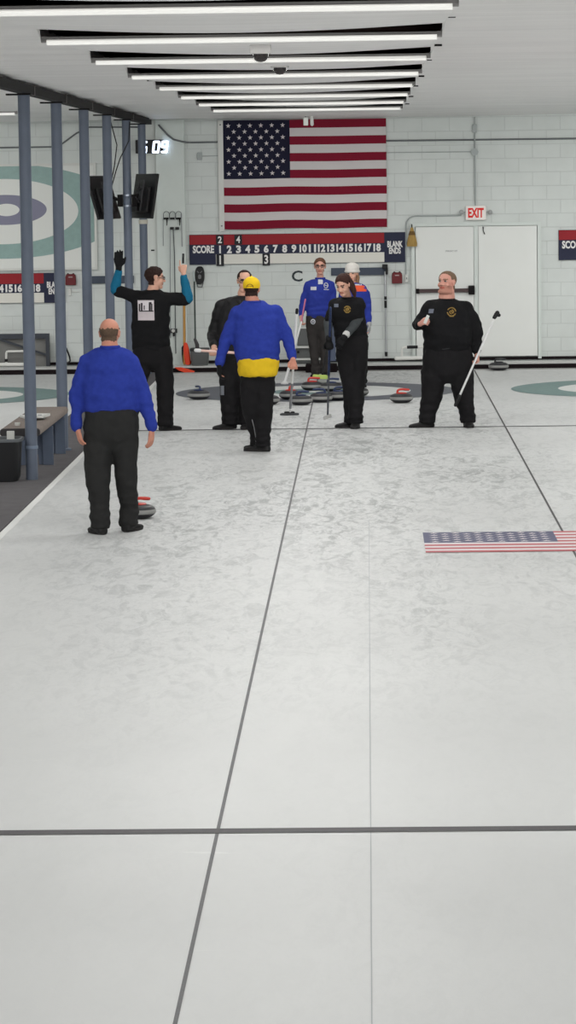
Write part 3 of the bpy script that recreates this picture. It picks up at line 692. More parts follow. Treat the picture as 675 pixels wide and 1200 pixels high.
# dark frame with grey panel at the left
a = at(-40, 392, 46.55); b = at(58.5, 429.5, 46.55)
t = thing('panel_frame', (a.x, 46.55, b.z), 'dark frame with grey backing and diagonal brace low on the wall behind left posts', 'frame')
DST = mat('dark_steel', (58,62,70), .5, .3); GP = mat('grey_backing', (128,128,126), .8, .1, var=.12, scale=12, stretch=(1,1,6))
m = MB(); m.box((a.x, 46.50, a.z-.07), (b.x, 46.62, a.z)); m.box((b.x-.05, 46.50, b.z), (b.x, 46.62, a.z-.07)); m.box((a.x, 46.5, b.z), (a.x+.05, 46.62, a.z-.07)); build('frame', m, DST, t)
m = MB(); m.box((a.x+.05, 46.57, b.z), (b.x-.05, 46.60, a.z-.07)); build('backing', m, GP, t)
c = at(-5, 396, 46.52); d = at(55, 416, 46.52); m = MB(); n_ = Vector((-(d.z-c.z), 0, d.x-c.x)).normalized(); m.obox((c+d)/2, (d-c)/2, (0, .012, 0), n_*.015); build('brace', m, DST, t)
t = thing('carry_strap', at(77, 428, 46.6), 'black looped strap hanging beside the dark frame, right of the second post', 'strap')
m = MB(); pts = [at(x, y, 46.62) for x, y in ((71, 396), (74, 402), (78, 409), (81.5, 418), (82.3, 423), (79, 426), (75, 427), (73.5, 422), (74, 416), (77, 411))]
m.chain(pts, [.012]*len(pts), 8); build('webbing', m, BLACK, t, True)
m = MB(); p = at(75.3, 422.5, 46.62); m.ell(p, (.022,0,0), (0,.02,0), (0,0,.05)); build('pouch', m, BLACK, t, True)

# ------------------------------------------------------------------ digital clock
c0 = at(158.5, 163.2, 46.62); c1 = at(198.5, 181, 46.62)
t = thing('digital_clock', ((c0.x+c1.x)/2, 46.7, c1.z), 'black digital clock with glowing white digits high at the left of the end wall', 'clock')
m = MB(); m.box((c0.x, 46.63, c1.z+.02), (c0.x+.40, YW-.05, c0.z-.01)); build('clock_case', m, BLACK, t, bevel=.008)
SEG = mat('led_white', (235,240,250), .4, emit=(225,238,255), es=2.2)
segs = {'5': 'afgcd', '0': 'abcdef', '9': 'abcdfg'}
def digit(mb, ch, x, z, w, h, Y):
    th = .018; sl = .12
    def bar(x0, z0, x1, z1):
        a = Vector((x0+z0*sl, 0, z0)); b = Vector((x1+z1*sl, 0, z1)); d = (b-a); n = Vector((-d.z, 0, d.x)).normalized()*th; e = d.normalized()*th*.6
        P = [a-e+n*.5, a+e+n, b-e+n, b+e+n*.5, b+e-n*.5, b-e-n, a+e-n, a-e-n*.5]; mb.rings([[Vector((p.x+x, Y-.006, p.z+z)) for p in P], [Vector((p.x+x, Y, p.z+z)) for p in P]])
    S = dict(a=(0,h,w,h), b=(w,h/2,w,h), c=(w,0,w,h/2), d=(0,0,w,0), e=(0,0,0,h/2), f=(0,h/2,0,h), g=(0,h/2,w,h/2))
    for k in segs[ch]: bar(*S[k])
zb_ = at(180, 178.3, 46.62).z; hh = at(180, 166.3, 46.62).z-zb_
for ch, px in (('5', 164.6), ('0', 179.3), ('9', 189)):
    m = MB(); digit(m, ch, at(px, 175, 46.62).x, zb_, .075, hh, 46.625); build('digit', m, SEG, t)
# ------------------------------------------------------------------ wall screens on the fifth post
SCR = mat('screen_back', (15,14,15), .45, .25); SCD = mat('screen_glass', (10,10,12), .12, .5)
def tv(pc, Yc_, yaw, tilt, label, sgn):
    c = at(pc[0], pc[1], Yc_)
    t = thing('wall_screen', c, label, 'screen', 'screens on the fifth post')
    W2, H2 = .50, .295
    nb = Vector((-sgn*math.cos(yaw), -math.sin(yaw), 0))              # back normal
    wd = Vector((0, 0, 1)).cross(nb).normalized()
    up = Matrix.Rotation(tilt, 3, wd) @ Vector((0, 0, 1)); nb = Matrix.Rotation(tilt, 3, wd) @ nb
    m = MB(); m.obox(c, wd*W2, up*H2, nb*.018); build('bezel_case', m, SCR, t, bevel=.008)
    m = MB(); m.obox(c-nb*.0185, wd*(W2-.018), up*(H2-.018), nb*.0015); build('display', m, SCD, t)
    m = MB(); m.obox(c+nb*.035-up*.05, wd*.34, up*.17, nb*.02); build('rear_housing', m, mat('screen_rear', (28,27,28), .5), t, bevel=.012)
    m = MB()
    for s1 in (-1, 1): m.obox(c+nb*.065+wd*s1*.1, wd*.015, up*.2, nb*.01)
    m.obox(c+nb*.075, wd*.13, up*.06, nb*.012)
    for s1 in (-1, 1): m.chain([c+nb*.08+up*s1*.1-wd*.1, c+nb*.12+up*s1*.03, c+nb*.09+up*s1*.1+wd*.1], [.008]*3, 6)
    build('mount_bracket', m, mat('bracket_grey', (62,62,64), .5, .3), t)
    return c, nb
c1_, n1 = tv((169.5, 229.8), 42.46, math.radians(20), math.radians(-9), 'black screen tilted on the right side of the fifth post, showing its back', 1)
c2_, n2 = tv((121, 231.5), 42.46, math.radians(12), math.radians(-16), 'black screen on the left side of the fifth post, partly behind the fourth post', -1)
xp5 = XP-.012; z5 = at(150, 235, 42.46).z; y5 = PY[4]
t = thing('screen_mount', (xp5, y5, z5), 'black double arm clamp holding the two screens on the fifth post', 'bracket')
for s in (-.07, .07): m = MB(); m.lathe([(.058, z5+s-.012), (.064, z5+s-.012), (.064, z5+s+.012), (.058, z5+s+.012)], (xp5, y5, 0), 20); build('clamp_ring', m, mat('clamp_steel', (150,158,170), .3, .5, .7), t)
for s, c, n in ((1, c1_, n1), (-1, c2_, n2)):
    m = MB(); m.box((min(xp5+s*.06, xp5+s*.13), y5-.04, z5-.08), (max(xp5+s*.06, xp5+s*.13), y5+.04, z5+.08)); m.chain([(xp5+s*.1, y5, z5), tuple(c+n*.09)], [.02, .02], 8); build('mount_arm', m, BLKMET, t)
for k, pts in enumerate((((129, 140), (137, 170), (134, 195), (130, 215), (128, 232)), ((152, 143), (151, 165), (141, 185), (136, 200), (131, 218), (128, 236)))):
    t = thing('screen_cable', at(pts[0][0], pts[0][1], 42.3), ['thin black cable dropping from the beam to the left screen, left of the fifth post', 'thin black cable crossing in front of the fifth post down to the left screen'][k], 'cable')
    m = MB(); P = [at(x, y, 42.3) for x, y in pts]; m.chain(P, [.008]*len(P), 6); build('cable_run', m, BLACK, t, True)
p = at(166, 260, PY[5]-.07); m = MB(); m.lathe([(.058, p.z-.03), (.066, p.z-.03), (.066, p.z+.03), (.058, p.z+.03)], (XP-.03, PY[5], 0), 18)
single('post_collar', (XP-.01, PY[5], p.z), m, mat('cream_collar', (200,196,184), .6), 'cream collar around the last post just below the right screen', 'collar')

# ------------------------------------------------------------------ ceiling cameras
def dome(px, py_top, py_bot, Y, w, label):
    c = at(px, (py_top+py_bot)/2, Y); zb = at(px, py_bot, Y).z; r = w/2
    zt_ = zc(c.x, Y)
    t = thing('dome_camera', (c.x, Y, zt_), label, 'security camera', 'ceiling dome cameras')
    m = MB(); m.box((c.x-r*1.4, Y-r*1.3, zb+r*1.05), (c.x+r*1.4, Y+r*1.3, zt_+.004)); build('mount_box', m, mat('camera_box', (184,182,180), .5), t, bevel=.005)
    m = MB(); m.lathe([(r*1.02, zb+r*1.05), (r, zb+r*.95), (r*.97, zb+r*.6), (r*.82, zb+r*.28), (r*.55, zb+r*.08), (r*.2, zb), (.001, zb-.001)], (c.x, Y, 0), 28); build('dome', m, mat('smoked_dome', (34,28,28), .15, .6), t, True)
dome(305.5, 63, 72.8, 20.3, .094, 'upper dome camera on a pale box under the ceiling')
dome(328, 81, 87.5, 24.2, .098, 'lower and smaller looking dome camera under the ceiling')
t = thing('ceiling_sensor', at(360, 132, 45), 'small white device hanging from the ceiling in front of the big flag', 'sensor')
m = MB(); a = at(355.5, 137.5, 45); b = at(361.2, 147, 45); m.box((a.x, 44.97, b.z), (b.x, 45.05, a.z)); build('box', m, WHITE, t, bevel=.008)
m = MB(); a = at(365, 127.5, 45); b = at(365.6, 145.5, 45); m.chain([a, b], [.022, .026], 12); build('cylinder', m, mat('pale_grey', (205,205,203), .5), t, True)
m = MB(); a = at(358, 138, 45); b = at(358.5, 128.5, 45); m.chain([a, b], [.007, .007], 8); a = at(353, 131, 45); b = at(362, 130, 45); c = at(365, 131, 45); m.chain([a, b, c], [.006]*3, 8); build('bracket', m, DKPIPE, t)

# ------------------------------------------------------------------ bench, papers, bin
SEATM = mat('brown_bench_carpet', (140,130,124), .95, .1, var=.25, scale=30, bump=.4, bscale=150)
SLT = mat('slate_board', (88,98,116), .6, .3, var=.1, scale=10)
bx0, bx1, by0, by1, bz = -3.47, -3.09, 29.95, 32.78, .47
t = thing('bench', ((bx0+bx1)/2, (by0+by1)/2, .012), 'low bench with a brown carpeted top on slate blue boards, between the first two posts', 'bench')
m = MB(); 
def rrect(y, k=0): 
    r = .03; P = []
    for cx2, cz2, a0 in ((bx1-r, bz-r, 0), (bx0+r, bz-r, 90), (bx0+r, bz-.075+r, 180), (bx1-r, bz-.075+r, 270)):
        for q in range(5): a = math.radians(a0+q*22.5); P.append(Vector((cx2+(r-k)*math.cos(a), y, cz2+(r-k)*math.sin(a))))
    return P
m.rings([rrect(by0, .01), rrect(by0+.01), rrect(by1-.01), rrect(by1, .01)]); build('seat', m, SEATM, t, True)
m = MB(); m.rings([[v+Vector((0, -.012, 0)) for v in rrect(by0, .006)], [v+Vector((0, -.001, 0)) for v in rrect(by0, .0)]]); build('end_trim', m, mat('bench_end_dark', (62,60,62), .8), t)
xm_ = (bx0+bx1)/2; zt_ = bz-.078
for y in (31.2, 32.45):
    for (u0, u1, k) in ((.085, .185, .0), (.025, .078, .05), (-.185, -.085, .0)):
        m = MB(); m.rings([[Vector((xm_+u0+(.012 if k else 0), y+d_+k, .012)), Vector((xm_+u1, y+d_+k, .012)), Vector((xm_+u1, y+d_+k, zt_)), Vector((xm_+u0-.01, y+d_+k, zt_))] for d_ in (0, .035)])
        build('leg_board', m, SLT, t, bevel=.004)
m = MB(); m.box((xm_-.02, by0+.3, bz-.13), (xm_+.02, by1-.2, bz-.078)); build('stretcher', m, SLT, t)
# papers
t = thing('paper_stack', gp(42, 491, bz), 'white sheets of paper lying on the bench behind the nearest post', 'paper')
for k, (x, y, rz) in enumerate(((38, 490, .35), (44, 491.5, -.15))):
    c = gp(x, y, bz); m = MB(); ca, sa = math.cos(rz), math.sin(rz); m.obox((c.x, c.y, bz+.012+.0245*k), (.09*ca, .09*sa, 0), (-.15*sa, .15*ca, 0), (0, 0, .0115)); build('sheet', m, WHITE, t)
c = gp(44, 491.5, bz); m = MB(); m.obox((c.x+.03, c.y-.08, bz+.0487), (.02, 0, 0), (0, .03, 0), (0, 0, .0005)); build('ink_mark', m, NAVY, t)
c = gp(20.5, 499, bz); m = MB(); m.lathe([(.022, bz+.001), (.028, bz+.03), (.026, bz+.03), (.001, bz+.028)], (c.x, c.y, 0), 16); single('paper_cup', (c.x, c.y, bz), m, WHITE, 'small white cup on the near end of the bench', 'cup', smooth=True)
# bin
b0 = gp(27, 566.5); Yb = b0.y; bxr = b0.x; zt_ = at(20, 514.5, Yb).z
cxb = bxr-.262
t = thing('rubbish_bin', (cxb, Yb+.17, .012), 'black open plastic bin on the carpet at the left edge beside the nearest post', 'bin')
BIN = mat('bin_black', (40,40,42), .55, .3)
prof = [(.195,.15,.012), (.215,.165,.05), (.235,.18,zt_-.03), (.236,.181,zt_-.028)]
m = MB(); cxy = Vector((cxb, Yb+.17, 0))
m.loft([(cxy+Vector((0,0,z)), Vector((a,0,0)), Vector((0,b,0))) for a, b, z in prof]+[(cxy+Vector((0,0,z)), Vector((a,0,0)), Vector((0,b,0))) for a, b, z in ((.225,.17,zt_-.026),(.2,.15,.03))], 40, 5); build('tub', m, BIN, t, True)
m = MB(); sec = [(.232,.177,zt_-.03),(.25,.195,zt_-.03),(.254,.199,zt_-.008),(.25,.195,zt_),(.232,.177,zt_),(.228,.173,zt_-.01)]
rr = [[cxy+Vector((0,0,z))+Vector((a*abs(math.cos(q))**.4*(1 if math.cos(q)>=0 else -1), b*abs(math.sin(q))**.4*(1 if math.sin(q)>=0 else -1), 0)) for a, b, z in sec] for q in [2*PI*j/40 for j in range(41)]]
m.rings(rr, cap=False); build('rim', m, mat('bin_rim', (96,100,104), .4, .4), t, True)
c = at(12.5, 511.5, Yb+.32); m = MB(); m.box((c.x-.035, Yb+.30, .3), (c.x+.035, Yb+.34, zt_+.05)); single('white_carton', (c.x, Yb+.32, .3), m, WHITE, 'small white carton sticking out of the black bin', 'carton', bevel=.004)

# ------------------------------------------------------------------ curling stones
GRAN = mat('granite', (40,40,44), .5, .5, var=.35, scale=140); BANDM = mat('striking_band', (150,150,148), .6, .3, var=.2, scale=160)
HRED = mat('handle_red', (206,62,50), .35, .5); HBLU = mat('handle_blue', (44,58,96), .35, .5); HBLK = mat('handle_black', (30,30,34), .35, .5)
def make_stone(hm, nm_):
    root = bpy.data.objects.new('curling_stone', None); COL.objects.link(root); root.empty_display_size = .1
    m = MB(); R = .143
    def cap(z0, r0): return None
    prof = [(.06,.0),(.075,.0015),(.105,.012),(.128,.028),(.140,.040)]
    m.lathe([(.001,.003),(.055,.003)]+prof, n=40); link('lower_body', m.mesh('stone_lower', [GRAN], smooth=True), root)
    m = MB(); m.lathe([(.138,.039),(.1435,.046),(.1445,.058),(.1435,.070),(.138,.077)], n=40); link('striking_band', m.mesh('stone_band', [BANDM], smooth=True), root)
    m = MB(); m.lathe([(.140,.076),(.132,.089),(.115,.102),(.09,.111),(.062,.114),(.001,.114)], n=40); link('upper_body', m.mesh('stone_upper', [GRAN], smooth=True), root)
    m = MB(); m.lathe([(.066,.112),(.068,.119),(.060,.124),(.03,.128),(.001,.128)], n=28)
    pts = [(-.045,0,.118),(-.05,0,.135),(-.044,0,.153),(-.022,0,.163),(.02,0,.164),(.06,0,.160),(.092,0,.157)]
    m.chain(pts, [.015,.014,.0135,.013,.0135,.0145,.013], 12); link('handle', m.mesh('stone_handle', [hm], smooth=True), root)
    return root
protos = {}
def stone(px, py, hm, rot, label):
    k = hm.name
    if k not in protos: r = make_stone(hm, k); protos[k] = r
    else: r = copy_tree(protos[k])
    p = gp(px, py); r.location = (p.x, p.y+.05, .001); r.rotation_euler = (0, 0, rot); r['label'] = label; r['category'] = 'curling stone'; r['group'] = 'curling stones'
    return r
stone(232.7, 468.3, HBLU, 2.0, 'curling stone with a blue handle alone on the left of the slate rings')
stone(314, 474.5, HBLU, .5, 'curling stone half hidden behind the legs of the person in the yellow cap')
stone(340.5, 468.5, HRED, 1.3, 'red handled curling stone at the left of the cluster, behind the silver broom')
stone(352.5, 474.7, HBLU, .15, 'blue handled curling stone nearest the camera in the cluster, on the centre line')
stone(376.2, 471.7, HBLU, 3.0, 'blue handled curling stone right of the centre line, behind the blue broom shaft')
stone(396.5, 469.5, HBLU, .3, 'blue handled curling stone just left of the legs of the brown haired person in black')
stone(365.8, 457.8, HRED, .1, 'red handled curling stone at the back of the cluster below the lime broom pad')
stone(388.5, 459, HBLU, .2, 'blue handled curling stone at the back right of the cluster')
stone(418.8, 465, HRED, 2.4, 'red handled curling stone mostly hidden behind the brown haired person in black')
stone(470.5, 472.3, HRED, .2, 'red handled curling stone alone between the brown haired person in black and the large person')
stone(584.5, 434.2, HBLK, .1, 'curling stone with a black handle by the bumper in front of the double door')
stone(162, 608, HRED, .35, 'red handled curling stone on the ice beside the right foot of the bald person')

# ------------------------------------------------------------------ brooms held by players
GWHT = mat('broom_white', (224,224,224), .35, .5); GPNK = mat('broom_pale_pink', (226,190,180), .4, .4)
def tag_broom(loc, label): return thing('curling_broom', loc, label, 'broom')
def bar(name, a, b, r, m_, t, caps=True, n=12, r2=None):
    q = MB(); q.chain([a, b], [r, r2 or r], n, caps=caps); return build(name, q, m_, t, True)
def pad(name, c, ax, ay, az, m_, t, e=3):
    q = MB(); c = Vector(c); ax = Vector(ax); ay = Vector(ay); az = Vector(az)
    q.loft([(c-az, ax*.92, ay*.85), (c-az*.8, ax, ay), (c+az*.5, ax, ay), (c+az, ax*.85, ay*.7)], 28, e); return build(name, q, m_, t, True)
# silver broom of the man in the yellow cap
a = at(348, 363, 32.45); b = at(340, 482, 32.95)
t = tag_broom(b, 'silver shafted broom with a wide dark pad, carried by the person in the yellow cap')
bar('shaft', a, b, .0125, GWHT, t); bar('end_cap', a, a+(b-a)*.03, .016, BLACK, t)
bar('stripe', a+(b-a)*.72, a+(b-a)*.97, .0132, mat('shaft_grey', (130,132,136), .4), t, False)
c = at(339.3, 485.3, 32.97); pad('brush_pad', c, (.098,.01,0), (0,.045,0), (0,0,.012), mat('pad_dark', (66,68,70), .8), t); pad('pad_holder', c+Vector((0,0,.018)), (.055,0,0), (0,.025,0), (0,0,.011), BLACK, t)
# woman in black's
a = at(387.3, 361, 35.22); b = at(384, 486.5, 35.85)
t = tag_broom(b, 'dark blue speckled broom held upright by the brown haired person looking down')
o_ = a+(b-a)*.62
bar('shaft', a, o_, .0145, mat('navy_shaft', (34,48,84), .4, .4, var=.9, scale=45), t); bar('lower_shaft', o_, b, .011, mat('grey_black_shaft', (90,92,98), .4, .4, var=.8, scale=30), t)
c = at(383.6, 488.5, 35.85); pad('brush_head', c, (.045,.01,.015), (0,.03,0), (-.004,0,.02), mat('pale_head', (180,180,178), .6), t)
# big man's
a = at(578.5, 374, 35.45); b = at(538.5, 464, 35.3)
t = tag_broom(b, 'white broom shaft held diagonally by the large person in black')
bar('shaft', a, b, .0125, GWHT, t); d = (b-a).normalized()
q = MB(); q.chain([a-d*.02, a-d*.075+Vector((.01,0,0))], [.022, .026], 12); q.chain([a-d*.06, a-d*.07+Vector((.03,0,-.02))], [.02,.02], 10); build('handle_end', q, BLACK, t, True)
q = MB(); q.chain([b, b+d*.06, b+d*.11], [.02, .024, .019], 12); build('head_end', q, BLACK, t, True)
# far woman in blue's
a = at(357.3, 351, 43.9); a2 = at(353.2, 377, 43.8); b = at(333.8, 449, 43.3)
t = tag_broom(b, 'white curling broom with a round white head held by the far person in blue')
a = at(357.8, 351, 43.85); bar('upper_shaft', a, a2, .011, mat('pink_shaft', (206,120,150), .5), t); bar('shaft', a2, b, .012, GWHT, t, r2=.022)
q = MB(); c = gp(333.6, 450.3); q.lathe([(.02, .045), (.035, .03), (.052, .022), (.052, .004), (.045, .0)], (c.x, c.y, 0), 20); build('round_head', q, GWHT, t, True)
# lime pad
c = at(375.3, 441.5, 43.6)
t = tag_broom((c.x, c.y, 0.0), 'curling broom with a lime green pad at the feet of the far person in blue')
pad('brush_pad', c, (.105,.02,-.008), (0,.05,0), (0,0,.028), mat('lime_pad', (196,220,120), .7), t)
bar('shaft', c+Vector((.03,.02,.02)), at(388.5, 376, 44.0), .012, BLACK, t)
# pale broom of the man in the black jacket
a = at(229.5, 410.5, 35.05); b = at(275, 413.5, 35.1)
t = tag_broom(a, 'pale pink broom shaft held level by the person in the black jacket')
bar('shaft', a+(b-a)*.08, b, .0145, GPNK, t); bar('end_sleeve', a, a+(b-a)*.1, .021, GWHT, t)
# ------------------------------------------------------------------ people
from mathutils.bvhtree import BVHTree
V = Vector
def bake(mb, vox, it=4, fac=.5):
    me = mb.mesh('tmp', []); ob = bpy.data.objects.new('tmp', me); COL.objects.link(ob)
    r = ob.modifiers.new('r', 'REMESH'); r.mode = 'VOXEL'; r.voxel_size = vox
    if it: s = ob.modifiers.new('s', 'SMOOTH'); s.iterations = it; s.factor = fac
    dg = bpy.context.evaluated_depsgraph_get(); dg.update()
    out = bpy.data.meshes.new_from_object(ob.evaluated_get(dg)); bpy.data.objects.remove(ob); bpy.data.meshes.remove(me)
    return out
def wrinkle(me, amp, freq, st=(1, 1, 1), seed=0, amp2=0, f2=30, band=None):
    ns = [v.normal.copy() for v in me.vertices]
    for v, n in zip(me.vertices, ns):
        c = v.co; q = noise.noise(V((c.x*freq*st[0]+seed, c.y*freq*st[1], c.z*freq*st[2])))
        d = amp*(q*.8-abs(q)*.25)
        if amp2: d += amp2*noise.noise(c*f2)
        if band and band[0] < c.z < band[1]:         # bunched folds above a hem
            k = 1-(c.z-band[0])/(band[1]-band[0]); ph = c.z/band[3]*2*PI+5*noise.noise(V((c.x*4+seed, c.y*4, c.z*3)))
            d += band[2]*k**.7*(1-abs(math.sin(ph*.5))*1.6)*(.5+max(0, .5+noise.noise(V((c.x*5, c.y*5, seed)))))
        v.co = c+n*d
    me.update()
def addmesh(name, me, mats, root, smooth=True):
    off = V(root.location); me.transform(Matrix.Translation(-off)); me.name = name
    mi = [q.material_index for q in me.polygons]
    me.materials.clear()
    for m in mats: me.materials.append(m)
    me.polygons.foreach_set('material_index', [min(q, len(mats)-1) for q in mi])
    me.polygons.foreach_set('use_smooth', [smooth]*len(me.polygons)); me.update()
    return link(name, me, root)
def tree_of(me): return BVHTree.FromPolygons([v.co.copy() for v in me.vertices], [tuple(p.vertices) for p in me.polygons])
CAMP = V((0, 0, H))
def onto(tree, px, py, off=.004):
    d = ray(px, py).normalized(); h = tree.ray_cast(CAMP, d)
    if h[0] is None: return None
    return h[0]-d*off
def decal(mb, tree, x0, y0, x1, y1, mi=0, n=6, off=.004, skew=0):
    g = []
    for j in range(n+1):
        for i in range(n+1):
            p = onto(tree, x0+(x1-x0)*i/n+skew*j/n, y0+(y1-y0)*j/n, off)
            g.append(p)
    if any(p is None for p in g): return
    mb.add(g, [(j*(n+1)+i, j*(n+1)+i+1, (j+1)*(n+1)+i+1, (j+1)*(n+1)+i) for j in range(n) for i in range(n)], mi)
def stroke(mb, tree, pts, w=.006, off=.006, mi=0):
    P = [onto(tree, x, y, off) for x, y in pts]; P = [p for p in P if p is not None]
    if len(P) > 1: mb.chain(P, [w]*len(P), 6, mi)

def headframe(hf):
    f = V(hf).normalized(); r = f.cross(V((0, 0, 1))).normalized(); u = r.cross(f).normalized(); return r, f, u
HWK = [1.0]
def add_head(mb, c, hf, s=1.0, chin=0., neck=None, nr=.056, nose=1.0):
    r, f, u = headframe(hf); r = r*HWK[0]; R = lambda a, b, d: c+(r*a+f*b+u*d)*s
    E = lambda a, b, d, x, y, z: mb.ell(R(a, b, d), r*x*s, f*y*s, u*z*s, 20, 14)
    E(0, -.012, .036, .076, .096, .082); E(0, .022, -.03, .060, .068, .078); E(0, .058, -.088, .034, .030, .024)
    E(0, .0, -.06, .058, .055, .04)
    for k in (-1, 1):
        E(k*.034, .056, -.026, .028, .028, .03); E(k*.075, -.006, .0, .011, .021, .033); E(k*.080, -.012, .012, .009, .014, .016)
    E(0, .072, .030, .052, .020, .013)
    mb.chain([R(0, .080, .022), R(0, .096, -.004), R(0, .106, -.022)], [.009*s, .011*s, .0145*s*nose], 10)
    for k in (-1, 1): E(k*.012, .094, -.026, .009, .009, .007)
    E(0, .080, -.050, .024, .013, .007); E(0, .079, -.061, .020, .012, .007)
    if chin: E(0, .035, -.095, .055+chin, .05+chin, .03+chin*.5); E(0, .0, -.10, .062+chin, .06+chin, .045)
    if neck is not None: mb.chain([R(0, -.012, -.03), R(0, -.014, -.08), neck], [nr*.95*s, nr*s, nr*1.15*s], 16)
def face_mats(me, c, hf, s, stub=False):
    r, f, u = headframe(hf); r = r/HWK[0]
    for p in me.polygons:
        d = (p.center-c)/s
        if d.length > .16: continue
        a, b, h = d.dot(r), d.dot(f), d.dot(u)
        if b > .074 and abs(a) < .024 and -.067 < h < -.046: p.material_index = 1
        elif b > .05 and .012 < abs(a) < .050 and .029 < h < .038: p.material_index = 2
        elif stub and b > .0 and h < -.030-(.02 if abs(a) < .02 else 0)*0 and h > -.125 and (b > .02 or h < -.03): p.material_index = 5
def add_eyes(bm_mb, c, hf, s):
    r, f, u = headframe(hf); r = r*HWK[0]
    for k in (-1, 1):
        p = c+(r*.031*k+f*.074+u*.012)*s
        bm_mb.ell(p, r*.0140*s, f*.0130*s, u*.0072*s, 12, 8, 3); q = p+f*.0088*s
        bm_mb.ell(q, r*.0078*s, f*.006*s, u*.0070*s, 10, 6, 4); bm_mb.chain([p+(r*-.015+f*.008+u*.005)*s, p+(f*.0130+u*.0078)*s, p+(r*.015+f*.008+u*.006)*s], [.0022*s]*3, 6, 4)
def joinmb(me, mb):
    """append the builder's pieces to a mesh"""
    bm = bmesh.new(); bm.from_mesh(me); vs = [bm.verts.new(v) for v in mb.v]
    for fc, mi in zip(mb.f, mb.m): q = bm.faces.new([vs[i] for i in fc]); q.material_index = mi
    bm.to_mesh(me); bm.free(); me.update()
def hair_shell(me, c, hf, s, region, th):
    r, f, u = headframe(hf); r = r/HWK[0]; inr = {}
    for v in me.vertices:
        d = (v.co-c)/s
        if d.length < .17:
            a, b, h = d.dot(r), d.dot(f), d.dot(u)
            if region(a, b, h): inr[v.index] = (a, b, h)
    fs = [p for p in me.polygons if all(i in inr for i in p.vertices) and p.material_index != 1]
    cnt = {}
    for p in fs:
        n = len(p.vertices)
        for k in range(n):
            e = tuple(sorted((p.vertices[k], p.vertices[(k+1) % n]))); cnt[e] = cnt.get(e, 0)+1
    bd = {i for e, k in cnt.items() if k == 1 for i in e}
    idx = {}; mb = MB(); vs = []; ff = []
    for p in fs:
        for i in p.vertices:
            if i not in idx:
                v = me.vertices[i]; a, b, h = inr[i]
                t = -.003 if i in bd else th(a, b, h)*(1+.45*noise.noise(V((v.co.x*70, v.co.y*70, v.co.z*28))))
                idx[i] = len(vs); vs.append(v.co+v.normal*t)
        ff.append(tuple(idx[i] for i in p.vertices))
    mb.add(vs, ff); return mb

def add_hand(mb, w, d, n, sd, size=1.0, curl=(20, 25, 20), thick=1.0, spread=.0, thumb=35, index_curl=None):
    """w wrist, d towards the fingers, n palm normal (fingers curl this way), sd towards the thumb"""
    d = V(d).normalized(); n = V(n); n = (n-d*n.dot(d)).normalized(); s0 = V(sd); sd = d.cross(n); sd = sd if sd.dot(s0) > 0 else -sd
    Z = size; w = V(w)
    mb.loft([(w-d*.012*Z, sd*.026*Z*thick, n*.020*Z*thick), (w+d*.015*Z, sd*.029*Z*thick, n*.017*Z*thick), (w+d*.05*Z, sd*.039*Z*thick, n*.0155*Z*thick), (w+d*.088*Z, sd*.041*Z*thick, n*.013*Z*thick), (w+d*.096*Z, sd*.036*Z*thick, n*.010*Z*thick)], 18, 2.4)
    for k, (o, L) in enumerate(((.0315, .072), (.0108, .082), (-.0105, .076), (-.031, .060))):
        cu = curl if (k or index_curl is None) else index_curl
        p = w+(d*.084+sd*o)*Z; P = [p-d*.012*Z]; a = 0; dirn = d+sd*(o*spread)
        dirn.normalize(); q = p; P.append(q)
        for j, fr in enumerate((.46, .30, .24)):
            a += math.radians(cu[j]); v = dirn*math.cos(a)+n*math.sin(a); q = q+v*L*fr*Z; P.append(q)
        mb.chain(P, [.0098*Z*thick, .0095*Z*thick, .009*Z*thick, .0082*Z*thick, .0072*Z*thick], 10)
    t0 = w+(d*.022+sd*.022)*Z; ta = math.radians(thumb); v1 = (sd*math.cos(ta*.6)*.8+d*.65+n*math.sin(ta)*.6).normalized(); v2 = (d*.85+sd*.25+n*math.sin(ta)*.9).normalized()
    mb.chain([t0, t0+v1*.036*Z, t0+v1*.036*Z+v2*.028*Z, t0+v1*.036*Z+v2*.05*Z], [.0135*Z*thick, .0115*Z*thick, .0105*Z*thick, .009*Z*thick], 10)

def add_shoe(mb, ank, toe, L=.29, wd=.052, hgt=.085, z0=0.0):
    t = V((toe[0], toe[1], 0)).normalized(); s = V((-t.y, t.x, 0)); heel = V((ank.x, ank.y, z0))-t*L*.27
    secs = []
    for k, w_, h_ in ((0, .6, .55), (.04, .8, .85), (.15, .88, 1.0), (.32, .86, 1.05), (.48, .88, .84), (.65, 1.02, .66), (.82, 1.0, .56), (.94, .75, .46), (1.0, .4, .3)):
        hh = hgt*h_; secs.append((heel+t*L*k+V((0, 0, hh/2)), s*wd*w_, V((0, 0, hh/2))))
    mb.loft(secs, 24, 3.2)
    mb.loft([(V((ank.x, ank.y, z0+.05)), s*wd*.8, t*.058), (V((ank.x, ank.y, z0+.12)), s*wd*.85, t*.055)], 20, 2)
SHOEM = mat('shoe_black', (28,27,28), .6, .3); SOLE = mat('shoe_sole', (48,46,46), .8, .2)
EYEW = mat('eye_white', (178,168,162), .3, .4); STUB = mat('stubble_skin', (188,136,120), .7, .2, var=.15, scale=120); IRIS = mat('iris_dark', (40,30,26), .3, .5)
FRAMEM = mat('glasses_frame', (30,26,28), .35, .5)

